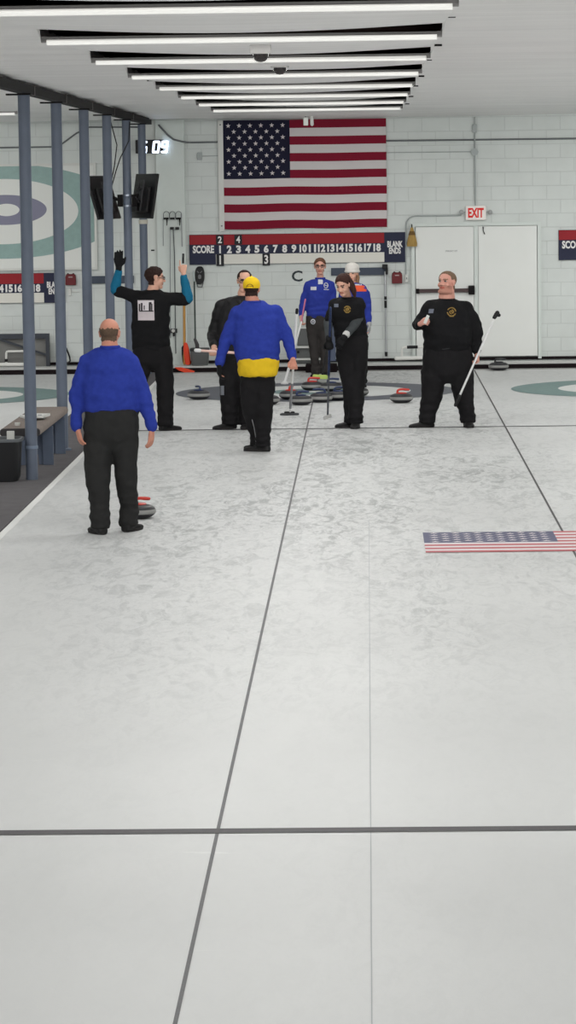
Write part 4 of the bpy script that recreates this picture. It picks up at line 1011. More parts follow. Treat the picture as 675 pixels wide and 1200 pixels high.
def sections(sil, Y, vis=1.0, dyaw=(1, 0)):
    out = []
    for (py, xl, xr, hd, dy) in sil:
        a = at(xl, py, Y); b = at(xr, py, Y); c = (a+b)/2; c = V((c.x, Y+dy, c.z))
        out.append((c, V(((b.x-a.x)/2*vis, 0, 0)), V((0, hd*vis, 0))))
    return out
def sleeve_mb(mb, arm, Y, rad, k=1.0, upto=1.0):
    P = [at(x, y, Y+dy) for x, y, dy in arm]
    # soften the elbow
    e = P[1]; P[0] = P[0]-V((0, 0, .012)); pts = [P[0], P[0]*.5+e*.5, e*.85+P[0]*.15, e*.92+(P[0]+P[2])*.04, e*.85+P[2]*.15, P[2]*.5+e*.5, P[2]]
    rr = [rad[0]*.93, rad[0]*.45+rad[1]*.55, rad[1]*1.02, rad[1]*1.02, rad[1], rad[1]*.5+rad[2]*.5, rad[2]]
    m = len(pts) if upto >= 1 else max(2, int(round(upto*len(pts))))
    mb.chain(pts[:m], [q*k for q in rr[:m]], 18)
    return P
def person(S):
    Y = S['Y']; foot = at(S['root'][0], 500, Y); root = thing('person', (foot.x, Y, 0), S['label'], 'person')
    skin = mat('skin_'+S['skin'][0], S['skin'][1], .55, .35, var=.06, scale=18); hairm = mat(S['hairm'][0], S['hairm'][1], .75, .2, var=.35, scale=60)
    lip = mat('lips_'+S['skin'][0], tuple(int(q*k) for q, k in zip(S['skin'][1], (.86, .66, .64))), .5)
    HWK[0] = S.get('hw', 1.0)
    hc = at(S['head'][0], S['head'][1], Y+S['head'][2]); hf = S['hf']; hs = S.get('hs', 1.0)
    nk = at(S['neck'][0], S['neck'][1], Y+S['neck'][2])
    # skin: one continuous body under the clothes
    b = MB(); add_head(b, hc, hf, hs, S.get('chin', 0), nk, S.get('nr', .056), S.get('nose', 1))
    tors = sections(S['torso'], Y, .74)[:-1]; tors[-1] = (tors[-1][0]-V((0, 0, .02)), tors[-1][1]*.8, tors[-1][2]*.8); b.loft(tors, 26, 2.1)
    low = sections(S['hips'], Y, .76)[1:]; b.loft(low, 26, 2.3)
    for leg in S['legs']:
        P = [at(x, y, Y+dy) for x, y, dy in leg['j']]; P[2].z = max(P[2].z, .1)
        b.chain(P+[V((P[2].x, P[2].y, .07))], [leg['r'][0]*.74, leg['r'][1]*.68, leg['r'][2]*.55, .03], 16)
        t = V((leg['toe'][0], leg['toe'][1], 0)).normalized(); b.chain([V((P[2].x, P[2].y, .05)), V((P[2].x, P[2].y, .036))+t*.07], [.022, .015], 12)
    for arm in S['arms']:
        P = sleeve_mb(b, arm['j'], Y, arm['r'], .58)
        h = arm['hand']; w = P[2]
        hw = at(h['w'][0], h['w'][1], Y+h['w'][2]); b.chain([w, hw], [arm['r'][2]*.72, .027], 12)
        add_hand(b, hw, h['d'], h['n'], h['s'], h.get('size', 1)*(.9 if h.get('glove') else 1), h.get('curl', (20, 25, 20)), .8 if h.get('glove') else 1, h.get('spread', 2), h.get('thumb', 35), h.get('index'))
    me = bake(b, .0058, 2, .5)
    face_mats(me, hc, hf, hs, bool(S.get('stubble'))); hair = hair_shell(me, hc, hf, hs, S['hair'][0], S['hair'][1])
    ey = MB(); add_eyes(ey, hc, hf, hs); joinmb(me, ey)
    addmesh('body', me, [skin, lip, hairm, EYEW, IRIS, STUB], root)
    if S.get('hairx'): 
        x = MB(); S['hairx'](x, hc, hf, hs); hm = bake(x, .008, 2); wrinkle(hm, .006, 40, (1, 1, .3)); addmesh('hair_tail', hm, [hairm], root)
    if hair.f:
        hm = hair.mesh('hair', []); addmesh('hair', hm, [hairm], root)
    # top
    tp = MB(); ts = sections(S['torso'], Y); tp.loft(ts, 30, 2.4)
    for arm in S['arms']: sleeve_mb(tp, arm['j'], Y, arm['r'], 1.0, arm.get('upto', 1.0))
    for arm in S['arms']:
        sp = at(arm['j'][0][0], arm['j'][0][1], Y+arm['j'][0][2]); tp.chain([nk-V((0, 0, .07)), sp*.5+nk*.5-V((0, 0, .030)), sp], [.062, .066, arm['r'][0]*.92], 14)
    tm = bake(tp, .012, S.get('tsm', 12)); zh = ts[0][0].z; wrinkle(tm, S.get('tw', .018), 6.5, (1, 1, 2.0), S['seed'], .005, 21, band=(zh, zh+.30, .0045, .085))
    tree = tree_of(tm); top = addmesh(S['top'][0], tm, [S['top'][1]], root)
    if S.get('collar'):
        c = MB(); r_, f_, u_ = headframe(hf); cp = nk+V((0, 0, S['collar'][1])); rd = S['collar'][0]
        c.chain([cp+V((rd*math.cos(a), rd*1.0*math.sin(a), 0)) for a in [2*PI*q/20 for q in range(21)]], [.014]*21, 8, caps=False)
        c.loft([(cp+V((0, 0, -.045)), V((rd*1.12, 0, 0)), V((0, rd*1.12, 0))), (cp, V((rd*.98, 0, 0)), V((0, rd*.98, 0)))], 20)
        cm = bake(c, .009, 3); addmesh('collar', cm, [S['top'][1]], root)
    # long sleeves or bare cuffs of another colour
    for arm in S['arms']:
        if arm.get('under'):
            u = MB(); P = [at(x, y, Y+dy) for x, y, dy in arm['j']]; e = P[1]
            a0 = P[0]*.6+e*.4
            u.chain([a0, e*.9+a0*.1, e*.93+P[2]*.05+P[0]*.02, e*.85+P[2]*.15, P[2]*.5+e*.5, P[2]], [arm['r'][1]*q for q in (.8, .93, .95, .9, .8)]+[arm['r'][2]], 16)
            um = bake(u, .009, 3); wrinkle(um, .007, 18, (1, 1, 1), 3); addmesh('sleeve', um, [arm['under']], root)
        h = arm['hand']; w = at(*arm['j'][2][:2], Y+arm['j'][2][2]); e = at(*arm['j'][1][:2], Y+arm['j'][1][2])
        if arm.get('cuff'):
            dv = (w-e).normalized(); c = MB(); c.chain([w-dv*.035, w, w+dv*.012], [arm['r'][2]*1.02, arm['r'][2]*1.06, arm['r'][2]*.98], 16); addmesh('cuff', bake(c, .008, 2), [arm['cuff']], root)
        if h.get('glove'):
            hw = at(h['w'][0], h['w'][1], Y+h['w'][2]); g = MB(); add_hand(g, hw, h['d'], h['n'], h['s'], h.get('size', 1)*1.03, h.get('curl', (20, 25, 20)), 1.16, h.get('spread', 2), h.get('thumb', 35), h.get('index'))
            g.chain([w, hw], [.036, .036], 14); gm = bake(g, .006, 2); addmesh('glove', gm, [h['glove']], root)
    # trousers
    tr = MB(); hp = sections(S['hips'], Y); lr = S['legs'][0]['r'][0]; hp[1] = (hp[1][0], hp[1][1]*.97, V((0, min(hp[1][2].y, lr*1.12), 0))); hp[2] = (hp[2][0], hp[2][1], V((0, (hp[2][2].y+hp[1][2].y)*.5, 0))); hp[0] = (hp[0][0]+V((0, 0, .0)), hp[0][1]*.45, V((0, lr*.6, 0))); tr.loft(hp, 30, 2.4)
    for leg in S['legs']:
        P = [at(x, y, Y+dy) for x, y, dy in leg['j']]; r = leg['r']; P[2].z = max(P[2].z, .085)
        P2 = [P[0], P[0]*.5+P[1]*.5, P[1], P[1]*.5+P[2]*.5, P[2]+V((0, 0, .03)), V((P[2].x, P[2].y, .062))]
        tr.chain(P2[:5], [r[0], (r[0]+r[1])/2, r[1], (r[1]+r[2])*.5, r[2]], 20)
        tr.loft([(P2[4], V((r[2]*1.0, 0, 0)), V((0, r[2]*1.0, 0))), (P2[4]-V((0, 0, .03)), V((r[2]*1.08, 0, 0)), V((0, r[2]*1.08, 0))), (P2[5]-V((0, 0, .02)), V((r[2]*1.02, 0, 0)), V((0, r[2]*1.05, 0)))], 22)
    trm = bake(tr, .012, 9); wrinkle(trm, .014, 8, (1, 1, 1.3), S['seed']+9, .005, 20, band=(.05, .40, .005, .07)); ttree = tree_of(trm); tro = addmesh('trousers', trm, [S['trm']], root)
    for leg in S['legs']:
        a = at(leg['j'][2][0], leg['j'][2][1], Y+leg['j'][2][2]); sh = MB(); add_shoe(sh, a, leg['toe'], S.get('shoe', .29), .052, .08)
        so = addmesh('shoe', bake(sh, .009, 3), [leg.get('shm', SHOEM)], root)
        t = V((leg['toe'][0], leg['toe'][1], 0)).normalized(); s = V((-t.y, t.x, 0)); L = S.get('shoe', .29); heel = V((a.x, a.y, 0))-t*L*.27
        q = MB(); n = 24; out = []
        for k in range(n):
            an = 2*PI*k/n; out.append(heel+t*L*(.5+.51*math.cos(an))+s*.055*math.sin(an)*(1+.12*math.cos(an))*1.0)
        q.rings([[p+V((0, 0, .001)) for p in out], [p+V((0, 0, .022)) for p in out]]); build('sole', q, SOLE, so)
    if S.get('glasses'):
        r, f, u = headframe(hf); g = MB(); gm = S['glasses']
        for k in (-1, 1):
            pts = [hc+(r*(k*.033+.026*math.cos(a)*(1 if abs(math.cos(a)) < .8 else 1))+u*(.010+.017*math.sin(a))+f*.094)*hs for a in [2*PI*q/14 for q in range(15)]]
            g.chain(pts, [.0032]*15, 6, caps=False); g.chain([hc+(r*k*.059+u*.014+f*.092)*hs, hc+(r*k*.077+u*.012+f*.04)*hs, hc+(r*k*.084+u*.008+f*-.005)*hs], [.003]*3, 6)
        g.chain([hc+(r*-.008+u*.014+f*.098)*hs, hc+(r*.008+u*.014+f*.098)*hs], [.003]*2, 6); build('glasses', g, gm, root)
    if S.get('extra'): S['extra'](root, tree, ttree, top, tro, hc, hf, hs, Y)
    return root

# fabrics
BLUE = mat('royal_blue_fleece', (50,66,158), .95, .08, var=.22, scale=28, bump=.5, bscale=220)
BLUE2 = mat('royal_blue_pullover', (48,62,152), .85, .15, var=.10, scale=30, bump=.2, bscale=200)
DKPANT = mat('charcoal_trousers', (46,46,46), .85, .15, var=.12, scale=25, bump=.2, bscale=160)
BKPANT = mat('black_trousers', (27,26,28), .8, .18, var=.12, scale=25, bump=.2, bscale=160)
GYPANT = mat('dark_grey_trousers', (58,55,54), .85, .15, var=.12, scale=25)
BKTEE = mat('black_tee', (25,25,27), .85, .15, var=.1, scale=30, bump=.2, bscale=160)
BKJKT = mat('black_jacket', (24,23,25), .6, .3, var=.1, scale=30, bump=.2, bscale=60)
TEALF = mat('teal_sleeve', (24,104,138), .8, .2, var=.15, scale=40)
GLV = mat('black_glove', (20,20,22), .7, .2); GREYS = mat('grey_sleeve', (66,70,72), .8, .2, var=.12, scale=30)
YEL = mat('yellow_shirt', (226,188,40), .85, .15, var=.1, scale=20); YCAP = mat('yellow_cap', (240,200,38), .8, .2, var=.06, scale=30)
GOLD = mat('gold_print', (150,122,62), .6, .3); TAG = mat('name_tag', (206,208,214), .5, .3); TAGG = mat('name_tag_grey', (112,118,132), .5, .3)
# hair regions in head units: a sideways, b forward, h up
def hl_full(a, b, h):
    h = h+.006*noise.noise(V((a*60, b*60, 3)))
    if abs(a) > .0745 and -.035 < h < .034 and -.03 < b < .02: return False
    if b < -.02: return h > -.075
    if b < .035: return h > -.02+(b+.02)*.9
    return h > .030+(b-.035)*1.0+.012*(1-abs(a)/.06)
def hl_receding(a, b, h):
    if abs(a) > .0745 and -.035 < h < .034 and -.03 < b < .02: return False
    if b < -.02: return h > -.07
    if b < .03: return h > -.02+(b+.02)*.9
    return (h > .10 and b < .04) or (abs(a) > .052 and h > .045 and b < .05)
def hl_high(a, b, h):
    if abs(a) > .0745 and -.035 < h < .034 and -.03 < b < .02: return False
    h = h+.007*noise.noise(V((a*60, b*60, 3)))
    if b < -.02: return h > -.07
    if b < .035: return h > -.02+(b+.02)*1.1
    return h > .068+(b-.035)*1.0
def hl_fringe(a, b, h):
    h = h+.014*noise.noise(V((a*45, b*45, 3)))+.006*noise.noise(V((a*160, b*160, h*160)))
    if abs(a) > .0745 and -.035 < h < .034 and -.03 < b < .02: return False
    if b > .03: return False
    if b < -.02: return -.065 < h < .078-(.055-abs(b)*.25 if abs(a) < .04 else .035)
    return -.015 < h < .05
flat = lambda t: (lambda a, b, h: t)

# 1 bald man in blue, walking away
def x1(root, tree, ttree, top, tro, hc, hf, hs, Y):
    m = MB(); stroke(m, tree, [(100.5, 478.5), (115, 480), (130, 480.5), (145, 480), (160, 478.5)], .005, .002); build('hem', m, BLUE, top)
    m = MB(); decal(m, tree, 116, 481, 117, 482)
down = (0, 0, -1)
person(dict(seed=1, Y=25.2, root=(131, 0), label='bald person in a blue fleece and charcoal trousers walking away, seen from behind', top=('fleece', BLUE), trm=DKPANT,
    skin=('ruddy', (204,142,120)), hairm=('hair_greybrown', (98,80,66)), head=(128.6, 391, 0), neck=(129, 408, -.01), hf=(.12, 1, -.08), hs=1.0, nr=.064, chin=.006, hair=(hl_fringe, flat(.005)), collar=(.070, .012),
    torso=[(483,100,161,.14,0),(477,98.2,161.8,.155,0),(455,97.5,160,.16,0),(434,97,158,.155,.0),(420,100,156,.13,.0),(412,103,154,.10,0),(407,112,144.5,.075,0)],
    hips=[(528,103,158,.13,0),(515,99,163,.16,0),(500,98,163,.165,0),(478,99,161.5,.15,0)],
    legs=[dict(j=[(114.5,512,0),(114.5,556,-.03),(117,602,-.05)], r=(.115,.103,.077), toe=(-.4,.9)), dict(j=[(147,512,0),(147.8,556,.02),(151,600,.12)], r=(.108,.090,.077), toe=(.35,.93))],
    arms=[dict(j=[(102,425,0),(88.5,463,.0),(89.5,498,-.04)], r=(.078,.058,.046), cuff=BLUE, hand=dict(w=(91,503,-.05), d=(.22,.0,-1), n=(.8,.4,0), s=(.2,.9,0), curl=(18,28,22))),
          dict(j=[(152,424,0),(167,460,.0),(177.5,498,-.02)], r=(.080,.064,.047), cuff=BLUE, hand=dict(w=(178,503,-.02), d=(-.1,.05,-1), n=(-.8,.4,0), s=(-.2,.9,0), curl=(12,20,20)))], extra=x1))

# 2 dark haired man, arms raised
def x2(root, tree, ttree, top, tro, hc, hf, hs, Y):
    m = MB(); decal(m, tree, 161.2, 351.8, 180.4, 375.4, 0, 8, .004, .6); pr = build('back_print', m, mat('print_pale', (206,196,200), .6), top)
    m = MB()
    decal(m, tree, 162, 353, 179.6, 364.5, 1, 6, .006, .3)
    for x, y0, y1, w in ((163.5,356,364,.9),(166,355,364,1),(169,358,363,.6),(175.5,354.5,365,1.2),(177.8,356,364,.8)): decal(m, tree, x-w, y0, x+w, y1, 0, 3, .008)
    decal(m, tree, 174.5, 354, 177.6, 356.6, 0, 3, .008); decal(m, tree, 163, 364, 179.8, 365.2, 0, 5, .008)
    build('print_picture', m, [mat('print_dark', (52,46,52), .7), mat('print_light', (222,216,220), .6)], pr)
    m = MB(); stroke(m, tree, [(164, 408), (175, 410), (190, 409.5)], .004, .002)
person(dict(seed=2, Y=35.45, root=(185, 0), label='dark haired person in glasses and a black tee with teal sleeves, both arms raised', top=('tee_shirt', BKTEE), trm=BKPANT,
    skin=('fair', (222,172,150)), hairm=('hair_darkbrown', (50,34,30)), head=(181.8, 326.5, 0), neck=(179, 341, .0), hf=(.92, .28, -.05), hs=1.02, hair=(hl_full, lambda a, b, h: .016 if h > .02 else .009), glasses=FRAMEM, collar=(.068, -.022),
    torso=[(411,155,199,.13,0),(400,153.5,199.5,.135,0),(380,154,199.5,.13,0),(362,154,199.5,.13,0),(352,155,200,.12,0),(344,160,197,.10,0),(339.5,169,188,.07,0)],
    hips=[(433,160,200,.12,0),(425,155.5,204,.14,0),(415,155,203,.14,0),(405,155.5,199.5,.13,0)],
    legs=[dict(j=[(168,424,0),(161,456,.02),(152,494,.05)], r=(.105,.092,.08), toe=(-.3,.95)), dict(j=[(192,424,0),(193.5,458,0),(194,493,0)], r=(.108,.098,.086), toe=(.72,.6))],
    arms=[dict(j=[(160,347,0),(134.5,340,0),(139,318,.0)], r=(.080,.066,.040), upto=.42, under=TEALF, hand=dict(w=(139.2,313.5,0), d=(0,0,1), n=(.1,1,0), s=(1,.1,0), curl=(6,6,6), thumb=10, glove=GLV, size=1.12)),
          dict(j=[(195,349,0),(220.5,351,0),(215.6,325,.0)], r=(.082,.068,.043), upto=.42, under=TEALF, hand=dict(w=(215.2,321,0), d=(-.05,.0,1), n=(.1,1,0), s=(-1,.1,0), curl=(70,70,40), thumb=50, index=(12,10,5)))], extra=x2))
p = at(214.6, 303, 35.45); 
t = thing('slim_handset', (p.x, p.y, p.z-.05), 'slim black handset held up in the bare hand of the person with raised arms', 'handset')
m = MB(); m.obox(p, (.012,0,0), (0,.008,0), (.002,0,.055)); build('case', m, BLACK, t, bevel=.004)
m = MB(); m.obox(p+V((0,-.0085,.028)), (.008,0,0), (0,.001,0), (0,0,.015)); build('button_panel', m, mat('dark_button', (60,60,62), .5), t)

# 3 man in the black jacket
def x3(root, tree, ttree, top, tro, hc, hf, hs, Y):
    m = MB(); decal(m, ttree, 258.5, 452, 262.5, 463, 0, 4); build('reflective_patch', m, mat('reflector', (130,134,142), .4), tro)
    m = MB(); stroke(m, tree, [(281.5,352),(281,370),(280.5,395),(280,415)], .004, .003); build('zip', m, mat('zip_dark', (60,60,62), .4), top)
    m = MB(); stroke(m, tree, [(274,346),(278,353),(282,358)], .010, .003); stroke(m, tree, [(294,346),(289,353),(284,358)], .010, .003); build('lapel', m, BKJKT, top)
person(dict(seed=3, Y=35.6, root=(278, 0), label='balding person in glasses and a black jacket facing the camera behind the yellow cap', top=('jacket', BKJKT), trm=BKPANT,
    skin=('fair', (222,172,150)), hairm=('hair_darkbrown', (50,34,30)), head=(286.6, 329.5, 0), neck=(285, 344, .01), hf=(.10, -1, -.10), hs=1.0, chin=.004, hair=(hl_receding, flat(.008)), glasses=FRAMEM, collar=(.080, -.032),
    torso=[(423,256,306,.14,0),(412,255,306.5,.15,0),(395,254,306.5,.155,0),(375,254,306.5,.15,0),(362,255.5,305,.14,0),(354,261,301,.12,0),(347,275,295,.08,0)],
    hips=[(447,262,303,.12,0),(435,258,306,.145,0),(425,257.5,306,.15,0),(415,258,305,.14,0)],
    legs=[dict(j=[(268.5,438,0),(268,466,-.02),(269,491,0)], r=(.112,.102,.088), toe=(-.85,-.5)), dict(j=[(292,438,0),(291,466,0),(289.5,491,0)], r=(.112,.100,.085), toe=(-.15,-1))],
    arms=[dict(j=[(259.5,359,0),(249.5,392,.02),(251,406,-.22)], r=(.085,.070,.052), hand=dict(w=(250.6,408.5,-.30), d=(-.15,-.8,-.25), n=(.35,-.2,-.95), s=(.9,0,.2), curl=(60,70,40), thumb=45, size=1.05)),
          dict(j=[(302,359,0),(309,388,.02),(307,408,-.1)], r=(.082,.068,.052), hand=dict(w=(307,411,-.14), d=(-.2,-.3,-1), n=(-1,0,0), s=(0,-1,0), curl=(25,30,20)))], extra=x3))

# 4 man in the yellow cap
def x4(root, tree, ttree, top, tro, hc, hf, hs, Y):
    r, f, u = headframe(hf); R = lambda a, b, d: hc+r*a+f*b+u*d
    m = MB(); m.loft([(R(0,-.012,h), r*w, f*w*1.22) for h, w in ((.010,.084),(.035,.088),(.065,.086),(.09,.076),(.112,.056),(.124,.032),(.129,.01))], 30, 2.1); cp = build('cap', m, YCAP, root, True)
    m = MB(); m.loft([(R(0,.115+.045*0,.022)-u*0+f*0, r*.066, u*.006), (R(0,.15,.014), r*.060, u*.005), (R(0,.175,.004), r*.035, u*.004)], 20, 2.4); m.chain([R(0,.0,.128), R(0,.0,.135)], [.008,.006], 8); build('brim', m, YCAP, cp, True)
    m = MB(); pts = [R(.034*math.cos(a), -.118, .020+.030*math.sin(a)) for a in [PI*q/10 for q in range(11)]]; m.chain(pts, [.004]*11, 6); build('adjuster_edge', m, mat('cap_dark_yellow', (150,112,30), .8), cp)  # darker yellow rim round the adjuster opening
    m = MB(); stroke_pts = [R(.03-.01*q, -.1165, .028+(.004 if q % 2 else 0)) for q in range(7)]; m.chain(stroke_pts, [.003]*7, 6); build('strap_stitching', m, mat('stitch_brown', (110,84,40), .8), cp)
    m = MB(); m.loft(sections([(441,284,322,.12,-.02),(439.5,280.5,325.5,.16,-.02),(434,278.5,327,.175,-.015),(424,277.5,327.5,.178,-.01),(416,278,326,.165,0)], Y), 30, 2.3); sm = bake(m, .01, 3); wrinkle(sm, .014, 13, (1,1,.8), 4, .004, 30); addmesh('shirt_tail', sm, [YEL], root)
    m = MB(); stroke(m, ttree, [(295.5,492),(298,502),(299.5,512),(299.8,517)], .004, .002); build('piping', m, mat('pale_piping', (150,150,152), .6), tro)
person(dict(seed=4, Y=32.6, root=(303, 0), label='person in a yellow cap, blue fleece and yellow shirt tail, seen from behind', top=('fleece', BLUE), trm=BKPANT,
    skin=('ruddy', (204,142,120)), hairm=('hair_darkbrown', (50,34,30)), head=(295, 339, 0), neck=(296.5, 355, -.01), hf=(.12, 1, -.05), hs=1.0, nr=.064, chin=.006, hair=(hl_full, flat(.006)), collar=(.076, .012),
    torso=[(426,278.5,327,.16,0),(418,276,328,.185,0),(405,273.5,328,.19,0),(388,273.5,328.5,.185,0),(372,273.5,328,.17,0),(362,276.5,322.5,.14,0),(357,280,317,.115,0),(352.5,285.5,310,.08,0)],
    hips=[(455,287,318,.13,0),(443,280.5,323,.165,0),(430,278.5,326,.17,0),(420,279,326,.16,0)],
    legs=[dict(j=[(294,450,.0),(295,482,.03),(301,512,.12)], r=(.118,.098,.072), toe=(-.5,.7)), dict(j=[(310,450,0),(309,482,0),(307.8,514,0)], r=(.112,.096,.076), toe=(-.85,.35))],
    arms=[dict(j=[(279,367,0),(264.5,398,.0),(257.6,424,-.02)], r=(.088,.067,.050), cuff=BLUE, hand=dict(w=(257,427,-.03), d=(-.05,.1,-1), n=(1,.3,0), s=(.2,.9,0), curl=(25,35,30), glove=GLV, size=1.1)),
          dict(j=[(322.5,365,0),(337,394,.0),(342,417,-.05)], r=(.085,.064,.048), cuff=BLUE, hand=dict(w=(343.2,421,-.08), d=(.02,-.2,-1), n=(.25,-1,0), s=(-1,-.1,-.2), curl=(65,75,45), thumb=50, size=1.05))], extra=x4))

# 5 far woman in blue
def x5(root, tree, ttree, top, tro, hc, hf, hs, Y):
    m = MB(); decal(m, tree, 364, 336, 370.8, 340, 0, 4, .006); build('name_tag', m, TAG, top)
    m = MB(); stroke(m, tree, [(382+2.3*math.cos(a), 334.5+3*math.sin(a)) for a in [2*PI*q/12 for q in range(13)]], .006, .006); stroke(m, tree, [(380.5,334),(383.5,335)], .006, .006); build('emblem', m, TAG, top)
    m = MB(); stroke(m, tree, [(379.8,339.2),(385,339.4)], .006, .006); build('emblem_text', m, TAG, top)
    m = MB(); decal(m, tree, 372.8, 327.5, 378.3, 333, 0, 4, .006); build('undershirt', m, TAG, top)
    c = onto(ttree, 366.8, 377, .012)
    if c is not None:
        m = MB(); m.ell(c, (.035,0,0), (0,.008,0), (0,0,.038)); bd = build('waist_badge', m, TAG, root, True); m = MB(); m.chain([c+V((.016*math.cos(a), -.009, .018*math.sin(a))) for a in [2*PI*q/12 for q in range(13)]], [.005]*13, 6, caps=False); build('badge_ring', m, NAVY, bd)
person(dict(seed=5, Y=44.6, root=(374, 0), label='person in glasses, a blue pullover and dark grey trousers standing farthest back, facing the camera', top=('pullover', BLUE2), trm=GYPANT, shoe=.25,
    skin=('rosy', (214,160,142)), hairm=('hair_brown', (104,72,56)), head=(375, 312.5, 0), neck=(375.3, 326, .01), hf=(.0, -1, -.03), hs=.98, nr=.045, hair=(hl_full, lambda a, b, h: .010), glasses=FRAMEM, collar=(.064, .0),
    torso=[(373,359,386.5,.11,0),(368,358.5,387.5,.12,0),(358,359,388.5,.115,0),(347,359,389,.13,0),(338,358.5,390,.12,0),(332.5,360,389,.10,0),(329,365,385,.08,0),(327,370,380.5,.055,0)],
    hips=[(392,361,384,.10,0),(384,358,387,.125,0),(377,358,387,.125,0),(369,359,386.5,.11,0)],
    legs=[dict(j=[(366,385,0),(367.6,408,0),(369.5,433,0)], r=(.088,.066,.058), toe=(-.15,-1)), dict(j=[(379.8,385,0),(380.4,408,0),(380.8,433,0)], r=(.087,.065,.058), toe=(.15,-1))],
    arms=[dict(j=[(361,334,0),(355,354,.0),(353,370,-.1)], r=(.062,.050,.038), hand=dict(w=(352.8,372.5,-.14), d=(.1,-.1,-1), n=(.6,-.3,0), s=(.2,-1,0), curl=(50,60,40), thumb=45, size=.95)),
          dict(j=[(388.3,334,0),(391.5,354,.0),(389.5,370,-.15)], r=(.060,.050,.038), hand=dict(w=(389.3,373,-.18), d=(-.1,-.2,-1), n=(-.8,-.3,0), s=(-.2,-1,0), curl=(50,60,40), thumb=45, size=.95))], extra=x5))

# 6 woman in the white beanie
CORAL = mat('coral_panel', (236,96,62), .7, .2)
def x6(root, tree, ttree, top, tro, hc, hf, hs, Y):
    r, f, u = headframe(hf); R = lambda a, b, d: hc+(r*a+f*b+u*d)*hs; KN = mat('white_knit', (226,222,216), .95, .1, var=.1, scale=60, bump=.6, bscale=110)
    m = MB(); m.loft([(R(0,-.012,h), r*w, f*w*1.18) for h, w in ((.022,.088),(.05,.094),(.085,.094),(.118,.084),(.143,.060),(.157,.03))], 28, 2.1); be = addmesh('beanie', bake(m, .009, 3), [KN], root)
    m = MB(); m.chain([R(.085*math.cos(a), -.012+.100*math.sin(a), .038+.006*math.sin(a)) for a in [2*PI*q/24 for q in range(25)]], [.019]*25, 10, caps=False); m_ = build('beanie_cuff', m, KN, be, True)
    for nm_, mm, q in (('coral_panel', CORAL, (411, 334.5, 431.5, 341.5)), ('white_panel', TAG, (408, 329.5, 428, 334.4))):
        m = MB(); n = 10
        for i in range(n):
            for j in range(3):
                P = [onto(tree, q[0]+(q[2]-q[0])*(i+a)/n, q[1]+(q[3]-q[1])*(j+b)/3, .004) for a, b in ((0,0),(1,0),(1,1),(0,1))]
                if all(p is not None for p in P) and max((P[k]-P[0]).length for k in range(4)) < .2: m.add(P, [(0,1,2,3)])
        if m.f: build(nm_, m, mm, top)
def hx6(mb, c, hf, s):
    r, f, u = headframe(hf); R = lambda a, b, d: c+(r*a+f*b+u*d)*s
    for k in (-1, 1): mb.chain([R(k*.07, -.01, .02), R(k*.078, -.01, -.05), R(k*.072, .01, -.12), R(k*.07, .03, -.16)], [.022*s, .026*s, .024*s, .014*s], 10)
person(dict(seed=6, Y=42.4, root=(416, 0), label='person in a white knit beanie and blue jacket with coral shoulder, half hidden', top=('jacket', BLUE2), trm=BKPANT, shoe=.25,
    skin=('fair', (222,172,150)), hairm=('hair_lightbrown', (136,104,80)), head=(412.6, 321.3, 0), neck=(414, 334, .01), hf=(-.25, -1, -.03), hs=.98, nr=.045, hair=(hl_full, flat(.006)), hairx=hx6, collar=(.066, -.01),
    torso=[(396,401,430,.12,0),(388,400,431,.13,0),(370,400.5,430,.125,0),(352,400,431,.13,0),(343,400,431.5,.12,0),(337.5,401,430.5,.11,0),(334,404.5,427,.09,0),(331.5,408.5,421,.065,0)],
    hips=[(412,402,430,.11,0),(402,400,432,.13,0),(392,401,431,.13,0)],
    legs=[dict(j=[(409,405,0),(410,424,0),(410,445,0)], r=(.10,.085,.075), toe=(-.15,-1)), dict(j=[(423,405,0),(423.5,424,0),(423.5,445,0)], r=(.10,.085,.075), toe=(.15,-1))],
    arms=[dict(j=[(402.5,343,0),(398,362,.0),(402,378,-.15)], r=(.062,.052,.042), hand=dict(w=(403,380,-.2), d=(.2,-.3,-1), n=(.8,-.3,0), s=(0,-1,0), curl=(30,40,30), size=.95)),
          dict(j=[(428.3,343,0),(431.2,362,.0),(432,378,-.05)], r=(.062,.054,.042), hand=dict(w=(432.6,380,-.07), d=(.05,-.1,-1), n=(-.9,-.2,0), s=(0,-1,0), curl=(20,25,20), size=.95, glove=mat('pale_glove', (170,170,170), .8)))], extra=x6))

# 7 woman in black looking down
def emblem(mb, tree, x, y, r):
    for a0, a1, q in ((.2, 2.6, 1), (3.3, 5.8, 1), (2.8, 4.6, .45), (5.9, 7.6, .45)):
        stroke(mb, tree, [(x+r*q*math.cos(a0+(a1-a0)*k/6), y-r*q*math.sin(a0+(a1-a0)*k/6)) for k in range(7)], .0065, .005)
    stroke(mb, tree, [(x-r*.4, y+r*1.05), (x+r*.4, y+r*1.05)], .006, .005); stroke(mb, tree, [(x-r*.2, y-r*.3), (x+r*.3, y+r*.3)], .006, .005)
def x7(root, tree, ttree, top, tro, hc, hf, hs, Y):
    m = MB(); decal(m, tree, 391.5, 356, 396.5, 360, 0, 4, .006); build('name_tag', m, TAGG, top)
    m = MB(); emblem(m, tree, 407, 362.5, 3.6); build('gold_emblem', m, GOLD, top)
def hx7(mb, c, hf, s):
    r, f, u = headframe(hf); R = lambda a, b, d: c+(r*a+f*b+u*d)*s
    mb.chain([R(0, -.085, .05), R(.0, -.115, .0), R(-.03, -.12, -.06), R(-.06, -.09, -.12), R(-.08, -.05, -.17)], [.045*s, .046*s, .042*s, .034*s, .016*s], 12)
    mb.chain([R(-.06, -.02, .03), R(-.082, -.02, -.03), R(-.085, -.02, -.09)], [.03*s, .03*s, .02*s], 10)
